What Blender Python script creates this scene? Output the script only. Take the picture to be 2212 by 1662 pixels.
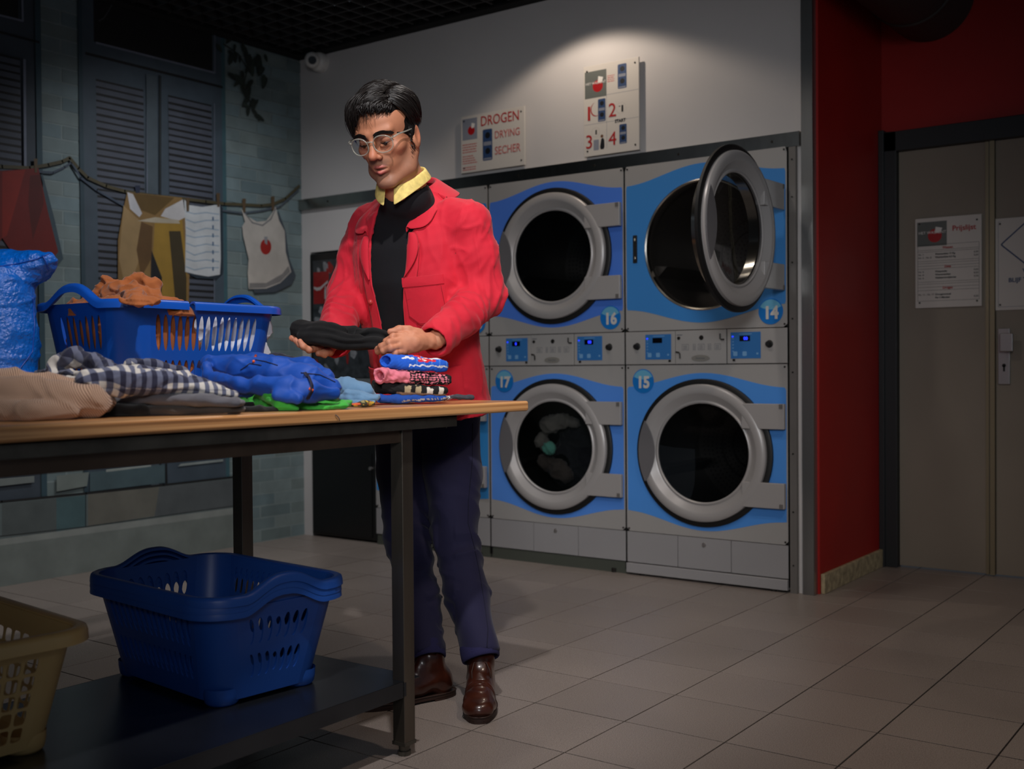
import bpy, bmesh, math, random
import numpy as np
from mathutils import Vector, Matrix
random.seed(7)
SC = bpy.context.scene
COL = SC.collection
for o in list(bpy.data.objects):
    bpy.data.objects.remove(o)

# ------------------------------------------------------------------ camera
CAM_H = 0.976
FPX, YAW, PITCH, ROLL = 2387.0, -0.62891, -0.014564, -0.0076866
cy_, sy_ = math.cos(YAW), math.sin(YAW)
cp_, sp_ = math.cos(PITCH), math.sin(PITCH)
cr_, sr_ = math.cos(ROLL), math.sin(ROLL)
CF = np.array([sy_ * cp_, cy_ * cp_, sp_])
_r = np.array([cy_, -sy_, 0.0])
_u = np.cross(_r, CF)
CR = cr_ * _r + sr_ * _u
CU = -sr_ * _r + cr_ * _u
CC = np.array([0, 0, CAM_H])
cam_d = bpy.data.cameras.new('camera')
cam = bpy.data.objects.new('camera', cam_d)
COL.objects.link(cam)
cam_d.sensor_width = 36.0
cam_d.lens = FPX / 2212.0 * 36.0
cam_d.clip_start = 0.05
m = Matrix.Identity(4)
for i in range(3):
    m[i][0] = CR[i]; m[i][1] = CU[i]; m[i][2] = -CF[i]; m[i][3] = CC[i]
cam.matrix_world = m
cam_d.dof.use_dof = True
cam_d.dof.focus_distance = 3.2
cam_d.dof.aperture_fstop = 3.2
SC.camera = cam

def ray(x, y): return CF + (x - 1106) / FPX * CR - (y - 831) / FPX * CU
def onz(x, y, z): d = ray(x, y); return CC + d * (z - CAM_H) / d[2]
def ony(x, y, Y): d = ray(x, y); return CC + d * Y / d[1]
def onx(x, y, X): d = ray(x, y); return CC + d * X / d[0]
def atd(x, y, t): return CC + ray(x, y) * t

# ------------------------------------------------------------------ world, lights, exposure
w = bpy.data.worlds.new('world'); SC.world = w; w.use_nodes = True
w.node_tree.nodes['Background'].inputs[0].default_value = (0.70, 0.83, 1.0, 1)
w.node_tree.nodes['Background'].inputs[1].default_value = 0.105
SC.view_settings.view_transform = 'Standard'
SC.view_settings.look = 'None'
SC.view_settings.gamma = 1.0
SC.view_settings.use_curve_mapping = False
SC.view_settings.exposure = 0.0

def lamp(name, kind, loc, target, power, col, **kw):
    d = bpy.data.lights.new(name, kind)
    o = bpy.data.objects.new(name, d); COL.objects.link(o)
    o.location = loc
    o.rotation_euler = (Vector(target) - Vector(loc)).to_track_quat('-Z', 'Y').to_euler()
    d.energy = power; d.color = col
    for k, v in kw.items(): setattr(d, k, v)
    return o
KEY = lamp('key_spot', 'SPOT', (-1.10, 1.28, 2.76), (-2.30, 2.15, 1.02), 122, (1.0, 0.955, 0.95), spot_size=1.16, spot_blend=0.6, shadow_soft_size=0.035)
WARM = (1.0, 0.84, 0.69)
lamp('ceiling_spot_dryers', 'SPOT', (-2.80, 4.16, 2.76), (-2.74, 4.20, 0), 14.0, WARM, spot_size=2.30, spot_blend=0.25, shadow_soft_size=0.03)
lamp('mural_fill_spot', 'SPOT', (-3.35, 3.35, 2.76), (-4.75, 3.75, 0.75), 62, (0.96, 0.97, 1.0), spot_size=1.75, spot_blend=0.9, shadow_soft_size=0.08)  # unseen spot, added to brighten the mural and the corner
lamp('floor_fill_spot', 'SPOT', (-2.2, 2.95, 2.76), (-2.1, 3.3, 0), 26, (1.0, 0.92, 0.86), spot_size=2.25, spot_blend=0.8, shadow_soft_size=0.06)  # unseen spot, added to lift the dryer fronts and the floor
lamp('right_fill_spot', 'SPOT', (-0.5, 2.5, 2.76), (-1.15, 3.3, 0), 58, (1.0, 0.82, 0.68), spot_size=1.60, spot_blend=0.9, shadow_soft_size=0.06)  # unseen spot, added to light the right floor, red wall and doors
lamp('fill_panel', 'AREA', (0.35, -0.6, 2.0), (-2.75, 4.3, 1.0), 5.5, (0.95, 0.97, 1.0), size=0.8, spread=0.8)  # unseen frontal fill, added to brighten the dryer fronts

# ------------------------------------------------------------------ materials
def s2l(c):
    return tuple(((v / 255.0) / 12.92 if v / 255.0 <= 0.04045 else ((v / 255.0 + 0.055) / 1.055) ** 2.4) for v in c)
_M = {}
def mat(name, c, rough=0.6, metal=0.0, var=0.0, vs=8.0, bump=0.0, bs=60.0, spec=0.5, emit=None, es=1.0, sheen=0.0,
        attr=None, coat=0.0, trans=0.0, aniso=None, coord='Object'):
    if name in _M: return _M[name]
    M = bpy.data.materials.new(name); M.use_nodes = True
    nt = M.node_tree; b = nt.nodes['Principled BSDF']
    col = s2l(c) + (1,)
    b.inputs['Base Color'].default_value = col
    b.inputs['Roughness'].default_value = rough
    b.inputs['Metallic'].default_value = metal
    b.inputs['Specular IOR Level'].default_value = spec
    if coat: b.inputs['Coat Weight'].default_value = coat; b.inputs['Coat Roughness'].default_value = 0.12
    if sheen: b.inputs['Sheen Weight'].default_value = sheen; b.inputs['Sheen Roughness'].default_value = 0.5
    if trans: b.inputs['Transmission Weight'].default_value = trans
    if emit:
        b.inputs['Emission Color'].default_value = s2l(emit) + (1,); b.inputs['Emission Strength'].default_value = es
    tc = nt.nodes.new('ShaderNodeTexCoord')
    mp = nt.nodes.new('ShaderNodeMapping'); nt.links.new(tc.outputs[coord], mp.inputs[0])
    if aniso: mp.inputs['Scale'].default_value = aniso
    src = None
    if attr:
        a = nt.nodes.new('ShaderNodeVertexColor'); a.layer_name = attr; src = a.outputs[0]
        nt.links.new(src, b.inputs['Base Color'])
    if var:
        n = nt.nodes.new('ShaderNodeTexNoise'); n.inputs['Scale'].default_value = vs; n.inputs['Detail'].default_value = 5
        nt.links.new(mp.outputs[0], n.inputs['Vector'])
        r = nt.nodes.new('ShaderNodeMapRange')
        r.inputs[1].default_value = 0.3; r.inputs[2].default_value = 0.7
        r.inputs[3].default_value = 1 - var; r.inputs[4].default_value = 1 + var
        nt.links.new(n.outputs['Fac'], r.inputs[0])
        mx = nt.nodes.new('ShaderNodeVectorMath'); mx.operation = 'SCALE'
        if src: nt.links.new(src, mx.inputs[0])
        else: mx.inputs[0].default_value = col[:3]
        nt.links.new(r.outputs[0], mx.inputs['Scale'])
        nt.links.new(mx.outputs[0], b.inputs['Base Color'])
    if bump:
        n = nt.nodes.new('ShaderNodeTexNoise'); n.inputs['Scale'].default_value = bs; n.inputs['Detail'].default_value = 6
        nt.links.new(mp.outputs[0], n.inputs['Vector'])
        bp = nt.nodes.new('ShaderNodeBump'); bp.inputs['Strength'].default_value = bump; bp.inputs['Distance'].default_value = 0.01
        nt.links.new(n.outputs['Fac'], bp.inputs['Height']); nt.links.new(bp.outputs[0], b.inputs['Normal'])
    _M[name] = M
    return M

# ------------------------------------------------------------------ mesh builder
class MB:
    def __init__(s): s.v = []; s.f = []; s.mi = []; s.c = []; s.cur = 0; s.col = None
    def add(s, vs, fs):
        k = len(s.v); s.v += [tuple(map(float, p)) for p in vs]
        for f in fs:
            s.f.append(tuple(k + i for i in f)); s.mi.append(s.cur); s.c.append(s.col)
        return s
    def box(s, c, d, R=None):
        c = np.array(c, float); h = np.array(d, float) / 2
        P = [np.array([a, b, e]) * h for a in (-1, 1) for b in (-1, 1) for e in (-1, 1)]
        if R is not None: P = [R @ p for p in P]
        return s.add([c + p for p in P], [(0, 1, 3, 2), (4, 6, 7, 5), (0, 4, 5, 1), (2, 3, 7, 6), (0, 2, 6, 4), (1, 5, 7, 3)])
    def bb(s, a, b):  # box by corners
        a = np.array(a, float); b = np.array(b, float); return s.box((a + b) / 2, abs(b - a))
    def cyl(s, p0, p1, r0, r1=None, n=20, caps=True):
        r1 = r0 if r1 is None else r1
        p0 = np.array(p0, float); p1 = np.array(p1, float); d = p1 - p0; d /= np.linalg.norm(d)
        a = np.cross(d, [0, 0, 1] if abs(d[2]) < .9 else [1, 0, 0]); a /= np.linalg.norm(a); b = np.cross(d, a)
        V = []
        for p, r in ((p0, r0), (p1, r1)):
            for i in range(n):
                t = 2 * math.pi * i / n; V.append(p + r * (math.cos(t) * a + math.sin(t) * b))
        F = [(i, (i + 1) % n, n + (i + 1) % n, n + i) for i in range(n)]
        if caps: F += [tuple(range(n))[::-1], tuple(range(n, 2 * n))]
        return s.add(V, F)
    def lathe(s, prof, c, ax=1, n=48, closed=False):
        # prof: (r, h) ; axis 1 = Y, 2 = Z
        V = []; c = np.array(c, float)
        for r, h in prof:
            for i in range(n):
                t = 2 * math.pi * i / n
                if ax == 1: V.append(c + np.array([r * math.cos(t), h, r * math.sin(t)]))
                else: V.append(c + np.array([r * math.cos(t), r * math.sin(t), h]))
        F = []; k = len(prof)
        for j in range(k if closed else k - 1):
            j2 = (j + 1) % k
            F += [(j * n + i, j * n + (i + 1) % n, j2 * n + (i + 1) % n, j2 * n + i) for i in range(n)]
        return s.add(V, F)
    def tube(s, path, r, n=8, caps=True, flat=1.0):
        path = [np.array(p, float) for p in path]; k = len(path)
        rr = r if hasattr(r, '__len__') else [r] * k
        V = []; up = None
        for i, p in enumerate(path):
            t = path[min(i + 1, k - 1)] - path[max(i - 1, 0)]; t = t / (np.linalg.norm(t) + 1e-12)
            if up is None:
                up = np.array([0, 0, 1.0]) if abs(t[2]) < .9 else np.array([1.0, 0, 0])
            a = np.cross(t, up); a /= (np.linalg.norm(a) + 1e-12); b = np.cross(a, t); up = b
            for j in range(n):
                th = 2 * math.pi * j / n; V.append(p + rr[i] * (math.cos(th) * a + flat * math.sin(th) * b))
        F = []
        for i in range(k - 1):
            F += [(i * n + j, i * n + (j + 1) % n, (i + 1) * n + (j + 1) % n, (i + 1) * n + j) for j in range(n)]
        if caps: F += [tuple(range(n))[::-1], tuple(range((k - 1) * n, k * n))]
        return s.add(V, F)
    def prism(s, poly, org, ex, ey, en, t):
        # polygon in 2D extruded along en by t
        org, ex, ey, en = [np.array(q, float) for q in (org, ex, ey, en)]; n = len(poly)
        A = [org + x * ex + y * ey for x, y in poly]; B = [a + en * t for a in A]
        F = [tuple(range(n))[::-1], tuple(range(n, 2 * n))] + [(i, (i + 1) % n, n + (i + 1) % n, n + i) for i in range(n)]
        return s.add(A + B, F)
    def grid(s, P, wrapu=False, wrapv=False):
        P = np.asarray(P); a, b = P.shape[:2]
        F = []
        for i in range(a if wrapu else a - 1):
            for j in range(b if wrapv else b - 1):
                F.append((i * b + j, i * b + (j + 1) % b, ((i + 1) % a) * b + (j + 1) % b, ((i + 1) % a) * b + j))
        return s.add(P.reshape(-1, 3), F)
    def ell(s, c, r, nu=16, nv=10, R=None):
        V = []
        for i in range(nv + 1):
            ph = math.pi * i / nv
            for j in range(nu):
                th = 2 * math.pi * j / nu
                p = np.array([r[0] * math.sin(ph) * math.cos(th), r[1] * math.sin(ph) * math.sin(th), r[2] * math.cos(ph)])
                if R is not None: p = R @ p
                V.append(np.array(c) + p)
        F = [(i * nu + j, i * nu + (j + 1) % nu, (i + 1) * nu + (j + 1) % nu, (i + 1) * nu + j) for i in range(nv) for j in range(nu)]
        return s.add(V, F)
    def build(s, name, mats, parent=None, smooth=False, bevel=0, fix=True, angle=None, bseg=2):
        me = bpy.data.meshes.new(name)
        me.from_pydata(s.v, [], s.f)
        mats = mats if isinstance(mats, (list, tuple)) else [mats]
        for q in mats: me.materials.append(q)
        me.polygons.foreach_set('material_index', s.mi)
        if any(c is not None for c in s.c):
            ca = me.color_attributes.new('Col', 'FLOAT_COLOR', 'CORNER')
            buf = []
            for f, c in zip(s.f, s.c):
                c = (c if c is not None else (1, 1, 1)); buf += (list(c[:3]) + [1.0]) * len(f)
            ca.data.foreach_set('color', buf)
        if fix:
            bm = bmesh.new(); bm.from_mesh(me)
            bmesh.ops.remove_doubles(bm, verts=bm.verts, dist=1e-5)
            
            if fix != 'merge': bmesh.ops.recalc_face_normals(bm, faces=bm.faces)
            bm.to_mesh(me); bm.free()
        me.polygons.foreach_set('use_smooth', [bool(smooth)] * len(me.polygons))
        if smooth and angle is not None: me.set_sharp_from_angle(angle=math.radians(angle))
        return link(name, me, parent, bevel, bseg)

def link(name, me, parent=None, bevel=0, bseg=2):
    o = bpy.data.objects.new(name, me); COL.objects.link(o)
    if parent is not None:
        o.parent = parent
        if not parent.get('local'):
            o.matrix_parent_inverse = WM[parent.name].inverted()
    WM[o.name] = Matrix.Identity(4)
    if bevel:
        md = o.modifiers.new('bevel', 'BEVEL'); md.width = bevel; md.segments = bseg; md.limit_method = 'ANGLE'
        me.polygons.foreach_set('use_smooth', [True] * len(me.polygons)); me.set_sharp_from_angle(angle=math.radians(40)); md.harden_normals = True
    return o
WM = {}
def thing(name, label, cat, loc=(0, 0, 0), rotz=0, group=None, local=False):
    o = bpy.data.objects.new(name, None); COL.objects.link(o)
    o.location = loc; o.rotation_euler = (0, 0, rotz); o.empty_display_size = 0.05
    WM[o.name] = Matrix.Translation(loc) @ Matrix.Rotation(rotz, 4, 'Z')
    if local: o['local'] = 1
    return tag(o, label, cat, group)
def tag(o, label=None, cat=None, group=None):
    if label: o['label'] = label
    if cat: o['category'] = cat
    if group: o['group'] = group
    return o
def struct(o): o['kind'] = 'structure'; return o
def stuff(o): o['kind'] = 'stuff'; return o
def copy_tree(o, parent=None):
    c = o.copy(); COL.objects.link(c)
    if parent is not None: c.parent = parent
    for ch in list(o.children): copy_tree(ch, c)
    return c
def text(name, body, size, mt, parent, org, ex, ey, off=0.0, ext=0.0006, align='LEFT', sx=1.0, bold=0.0, depth=0.0):
    cu = bpy.data.curves.new(name, 'FONT'); cu.body = body; cu.size = size; cu.extrude = ext; cu.offset = bold
    cu.align_x = align; cu.resolution_u = 3
    o = bpy.data.objects.new('tmp', cu); COL.objects.link(o)
    dg = bpy.context.evaluated_depsgraph_get(); dg.update()
    me = bpy.data.meshes.new_from_object(o.evaluated_get(dg)); bpy.data.objects.remove(o); bpy.data.curves.remove(cu)
    ex = Vector(ex).normalized(); ey = Vector(ey).normalized(); en = ex.cross(ey)
    M4 = Matrix(((ex.x * sx, ey.x, en.x, org[0] + en.x * off), (ex.y * sx, ey.y, en.y, org[1] + en.y * off), (ex.z * sx, ey.z, en.z, org[2] + en.z * off), (0, 0, 0, 1)))
    me.transform(M4); me.name = name; me.materials.clear(); me.materials.append(mt)
    return link(name, me, parent)

# ------------------------------------------------------------------ room shell
XL, YB, ZC = -4.85, 4.56, 2.80
m_wallw = mat('white_wall_paint', (196, 192, 190), 0.75, var=0.03, vs=3, bump=0.05, bs=300)
m_black = mat('matt_black', (12, 12, 13), 0.7)
m_void = mat('dark_void', (6, 6, 6), 0.95)
m_tile = None
def tile_mat():
    M = bpy.data.materials.new('speckled_floor_tile'); M.use_nodes = True; nt = M.node_tree; b = nt.nodes['Principled BSDF']
    g = nt.nodes.new('ShaderNodeNewGeometry'); oi = nt.nodes.new('ShaderNodeObjectInfo')
    n = nt.nodes.new('ShaderNodeTexNoise'); n.inputs['Scale'].default_value = 420; n.inputs['Detail'].default_value = 2
    nt.links.new(g.outputs['Position'], n.inputs['Vector'])
    r = nt.nodes.new('ShaderNodeValToRGB'); e = r.color_ramp.elements
    e[0].position = 0.36; e[0].color = s2l((112, 102, 96)) + (1,); e[1].position = 0.6; e[1].color = s2l((158, 147, 139)) + (1,)
    nt.links.new(n.outputs['Fac'], r.inputs[0])
    n2 = nt.nodes.new('ShaderNodeTexNoise'); n2.inputs['Scale'].default_value = 2.2; nt.links.new(g.outputs['Position'], n2.inputs['Vector'])
    mr = nt.nodes.new('ShaderNodeMapRange'); mr.inputs[3].default_value = 0.86; mr.inputs[4].default_value = 1.12; nt.links.new(n2.outputs['Fac'], mr.inputs[0])
    mr2 = nt.nodes.new('ShaderNodeMapRange'); mr2.inputs[3].default_value = 0.94; mr2.inputs[4].default_value = 1.06; nt.links.new(oi.outputs['Random'], mr2.inputs[0])
    mm = nt.nodes.new('ShaderNodeMath'); mm.operation = 'MULTIPLY'; nt.links.new(mr.outputs[0], mm.inputs[0]); nt.links.new(mr2.outputs[0], mm.inputs[1])
    sc = nt.nodes.new('ShaderNodeVectorMath'); sc.operation = 'SCALE'; nt.links.new(r.outputs[0], sc.inputs[0]); nt.links.new(mm.outputs[0], sc.inputs['Scale'])
    nt.links.new(sc.outputs[0], b.inputs['Base Color'])
    mr3 = nt.nodes.new('ShaderNodeMapRange'); mr3.inputs[3].default_value = 0.32; mr3.inputs[4].default_value = 0.5; nt.links.new(n2.outputs['Fac'], mr3.inputs[0])
    nt.links.new(mr3.outputs[0], b.inputs['Roughness'])
    bp = nt.nodes.new('ShaderNodeBump'); bp.inputs['Strength'].default_value = 0.08; bp.inputs['Distance'].default_value = 0.002
    nt.links.new(n.outputs['Fac'], bp.inputs['Height']); nt.links.new(bp.outputs[0], b.inputs['Normal'])
    return M
m_tile = tile_mat()
m_grout = mat('dark_grout', (40, 33, 28), 0.9, var=0.15, vs=20)
fl = struct(MB().bb((-5.2, -1.5, -0.08), (2.2, 5.8, -0.0035)).build('floor', m_grout))
T = 0.30
tm = MB(); g = 0.0022
tm.bb((-T / 2 + g, -T / 2 + g, -0.012), (T / 2 - g, T / 2 - g, 0.0))
tile0 = tm.build('tile', m_tile, fl, bevel=0.0006, bseg=1)
tme = tile0.data
gx0, gy0 = -2.1395, 2.0305
cells = []
for i in range(-10, 15):
    for j in range(-11, 13):
        cx, cyy = gx0 + T * (i + .5), gy0 + T * (j + .5)
        if cx < XL - .14 or cx > 2.0 or cyy > 5.5: continue
        if cx < -1.85 and cyy > 4.75: continue
        d = np.array([cx, cyy, 0]) - CC; dep = d @ CF
        vis = False
        if dep > .6:
            px = 1106 + FPX * (d @ CR) / dep; py = 831 - FPX * (d @ CU) / dep
            mg = 260 / dep * 1.2 + 60
            vis = -mg < px < 2212 + mg and py < 1662 + mg
        cells.append((0 if vis else 1, dep, cx, cyy))
cells.sort()
first = True; rest = MB()
for k, (v, dep, cx, cyy) in enumerate(cells):
    if k < 298 and v == 0:
        if first: o = tile0; first = False
        else:
            o = tile0.copy(); COL.objects.link(o)
        o.location = (cx, cyy, random.uniform(-.0003, .0003)); o.rotation_euler = (random.uniform(-.0006, .0006), random.uniform(-.0006, .0006), 0)
    else:
        rest.bb((cx - T / 2 + g, cyy - T / 2 + g, -0.012), (cx + T / 2 - g, cyy + T / 2 - g, 0.0))
if rest.v: stuff(rest.build('outer_tiles', m_tile, fl))

# left wall and its mural
wl = struct(MB().bb((XL - .1, -1.5, 0), (XL, 5.0, ZC)).build('wall_left', mat('mural_ground', (84, 98, 100), 0.7, var=0.08, vs=2)))
# back wall: header above the dryers, piece beside the vending machine, jambs
wb = MB()
wb.bb((XL, YB, 1.975), (-1.79, YB + .1, ZC))
wb.bb((XL, YB, 0), (-4.775, YB + .1, 1.975))
wb.bb((-4.775, YB, 1.665), (-4.245, YB + .1, 1.975))
wb.bb((-1.80, YB - .004, 0), (-1.7705, YB + .1, ZC))
struct(wb.build('wall_back', m_wallw))
struct(MB().bb((XL, 5.3, 0), (-1.9, 5.36, 3.2)).build('wall_service', m_void))
m_steel = mat('brushed_steel', (150, 150, 148), 0.34, 0.9, var=0.12, vs=14, aniso=(1, 1, 0.06))
m_steelh = mat('brushed_steel_trim', (158, 156, 150), 0.22, 1.0, var=0.1, vs=10, aniso=(3, 1, 1))
m_greymetal = mat('painted_grey_metal', (118, 114, 110), 0.45, 0.3, var=0.06, vs=6)
m_screw = mat('screw_head', (60, 58, 55), 0.4, 0.8)
tr = MB(); tr.bb((XL + .002, YB - .026, 1.915), (-1.779, YB, 1.977))
t1 = struct(tr.build('trim_1', m_steelh))
for x in np.arange(-4.6, -1.8, 0.45):
    MB().cyl((x, YB - .026, 1.946), (x, YB - .0285, 1.946), .006, n=10).build('rivet', m_screw, t1)
j1 = struct(MB().bb((-1.826, YB - .026, 0), (-1.795, YB, 1.914)).build('trim_2', m_greymetal))
for z in (0.12, .35, .6, .95, 1.18, 1.42, 1.7, 1.86):
    MB().cyl((-1.811, YB - .026, z), (-1.811, YB - .0285, z), .004, n=8).build('rivet', m_screw, j1)
p1 = MB(); p1.bb((-1.770, YB - .026, 0), (-1.722, YB + .02, ZC)); p1.bb((-1.727, YB - .024, 0), (-1.7215, YB + .09, ZC))
struct(p1.build('trim_3', m_steel))
# red alcove
m_red = mat('dark_red_wall', (160, 18, 11), 0.5, var=0.08, vs=3, bump=0.04, bs=200)
wr = MB(); wr.bb((-1.80, YB + .02, 0), (-1.712, 5.56, 3.2))
struct(wr.build('wall_right', m_red))
wd = MB(); wd.bb((-1.712, 5.43, 2.10), (2.0, 5.55, 3.2)); wd.bb((-0.45, 5.43, 0), (2.0, 5.55, 2.10)); wd.bb((-1.80, 5.40, 0), (-1.70, 5.55, 2.1))
struct(wd.build('wall_alcove', m_red))
m_skirt = mat('worn_cream_skirting', (165, 150, 118), 0.8, var=0.35, vs=30, bump=0.3, bs=60)
struct(MB().bb((-1.712, YB + .03, 0), (-1.694, 5.40, 0.085)).build('baseboard_right', m_skirt, bevel=.003))
m_frame = mat('charcoal_door_frame', (38, 40, 42), 0.45, 0.1)
df = MB(); df.bb((-1.70, 5.385, 0), (-1.63, 5.45, 2.10)); df.bb((-1.70, 5.385, 2.005), (-.46, 5.45, 2.10)); df.bb((-1.712, 5.37, 0), (-1.685, 5.43, 2.11)); df.bb((-.55, 5.385, 0), (-.46, 5.45, 2.1))
struct(df.build('trim_4', m_frame, bevel=.003))
m_door = mat('grey_door_leaf', (136, 126, 112), 0.55, var=0.04, vs=4)
m_edge = mat('aluminium_edge', (150, 138, 112), 0.4, 0.6)
d1 = struct(MB().bb((-1.628, 5.42, 0.008), (-1.222, 5.455, 2.004)).build('door_1', m_door, bevel=.002))
MB().bb((-1.232, 5.412, 0.006), (-1.218, 5.452, 2.003)).build('edge_strip', m_edge, d1)
d2 = struct(MB().bb((-1.190, 5.42, 0.008), (-.552, 5.455, 2.004)).build('door_2', m_door, bevel=.002))
MB().bb((-1.213, 5.405, 0.006), (-1.192, 5.45, 2.003)).build('edge_strip', m_edge, d2)
m_chrome = mat('satin_aluminium', (175, 170, 168), 0.35, 0.85)
hp = MB().bb((-1.180, 5.411, .885), (-1.128, 5.42, 1.142)).build('handle_plate', m_chrome, d2, bevel=.003)
MB().bb((-1.162, 5.36, 1.035), (-1.105, 5.375, 1.118)).bb((-1.160, 5.372, 1.045), (-1.150, 5.412, 1.108)).build('handle_grip', m_chrome, hp, bevel=.004)
MB().cyl((-1.153, 5.4112, .972), (-1.153, 5.4095, .972), .0085, n=16).bb((-1.157, 5.4095, .945), (-1.149, 5.4112, .972)).build('keyhole', m_black, hp)

# ceiling: black slab, black perimeter band and open lattice of slats
cs = MB(); cs.bb((-5.0, -1.6, 3.35), (2.2, 5.8, 3.42))
ceil = struct(cs.build('ceiling', m_void))
MB().bb((XL, YB - .075, ZC), (-1.72, YB + .1, ZC + .05)).bb((XL, -1.5, ZC), (XL + .075, YB - .075, ZC + .05)).bb((-1.83, YB - .02, ZC), (-1.712, 5.4, 3.3)).build('perimeter_band', m_void, ceil)
m_lat = mat('dark_lattice', (54, 52, 52), 0.5, 0.2)
PX, PY = 0.105, 0.105
x = XL + .14
ya, yb2 = 1.35, YB - .105
while x < -1.2:
    o = MB().bb((x - .004, ya, ZC + .002), (x + .004, yb2, ZC + .045)).build('slat', m_lat, ceil); x += PX
y = YB - .16
while y > 1.4:
    o = MB().bb((XL + .10, y - .004, ZC + .0025), (-1.25, y + .004, ZC + .0445)).build('slat', m_lat, ceil); y -= PY
# ventilation duct in the alcove
m_duct = mat('grey_duct', (58, 56, 54), 0.55, 0.3)
vd = thing('ventilation_duct', 'big round dark ventilation duct high up above the grey doors', 'duct', (-1.50, 5.0, 2.71))
MB().lathe([(0.20, -.75), (0.20, .428)], (-1.48, 5.0, 2.71), 1, 40).build('pipe', m_duct, vd, smooth=True)
for yy in (-.5, 0.1): MB().lathe([(0.2, yy), (.207, yy + .004), (.207, yy + .02), (.2, yy + .024)], (-1.48, 5.0, 2.71), 1, 40).build('seam_ring', m_duct, vd, smooth=True)
# security camera
m_whitep = mat('white_plastic', (215, 212, 208), 0.35)
sc_ = thing('security_camera', 'small white dome security camera in the corner under the black ceiling', 'camera', (-4.66, 4.50, 2.74))
MB().lathe([(0, -.062), (.03, -.060), (.052, -.052), (.056, -.03), (.056, 0)], (-4.66, 4.56, 2.755), 1, 28).build('base', m_whitep, sc_, smooth=True)
ball = MB().ell((-4.655, 4.478, 2.752), (.045, .045, .045), 24, 16).build('ball_housing', m_whitep, sc_, smooth=True)
R_ = Vector((4.655, -4.478, -1.77)).normalized(); c_ = np.array((-4.655, 4.478, 2.752))
MB().cyl(c_ + np.array(R_) * .038, c_ + np.array(R_) * .048, .024, .021, n=20).build('lens', mat('lens_black', (10, 10, 12), .1), sc_)

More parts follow.
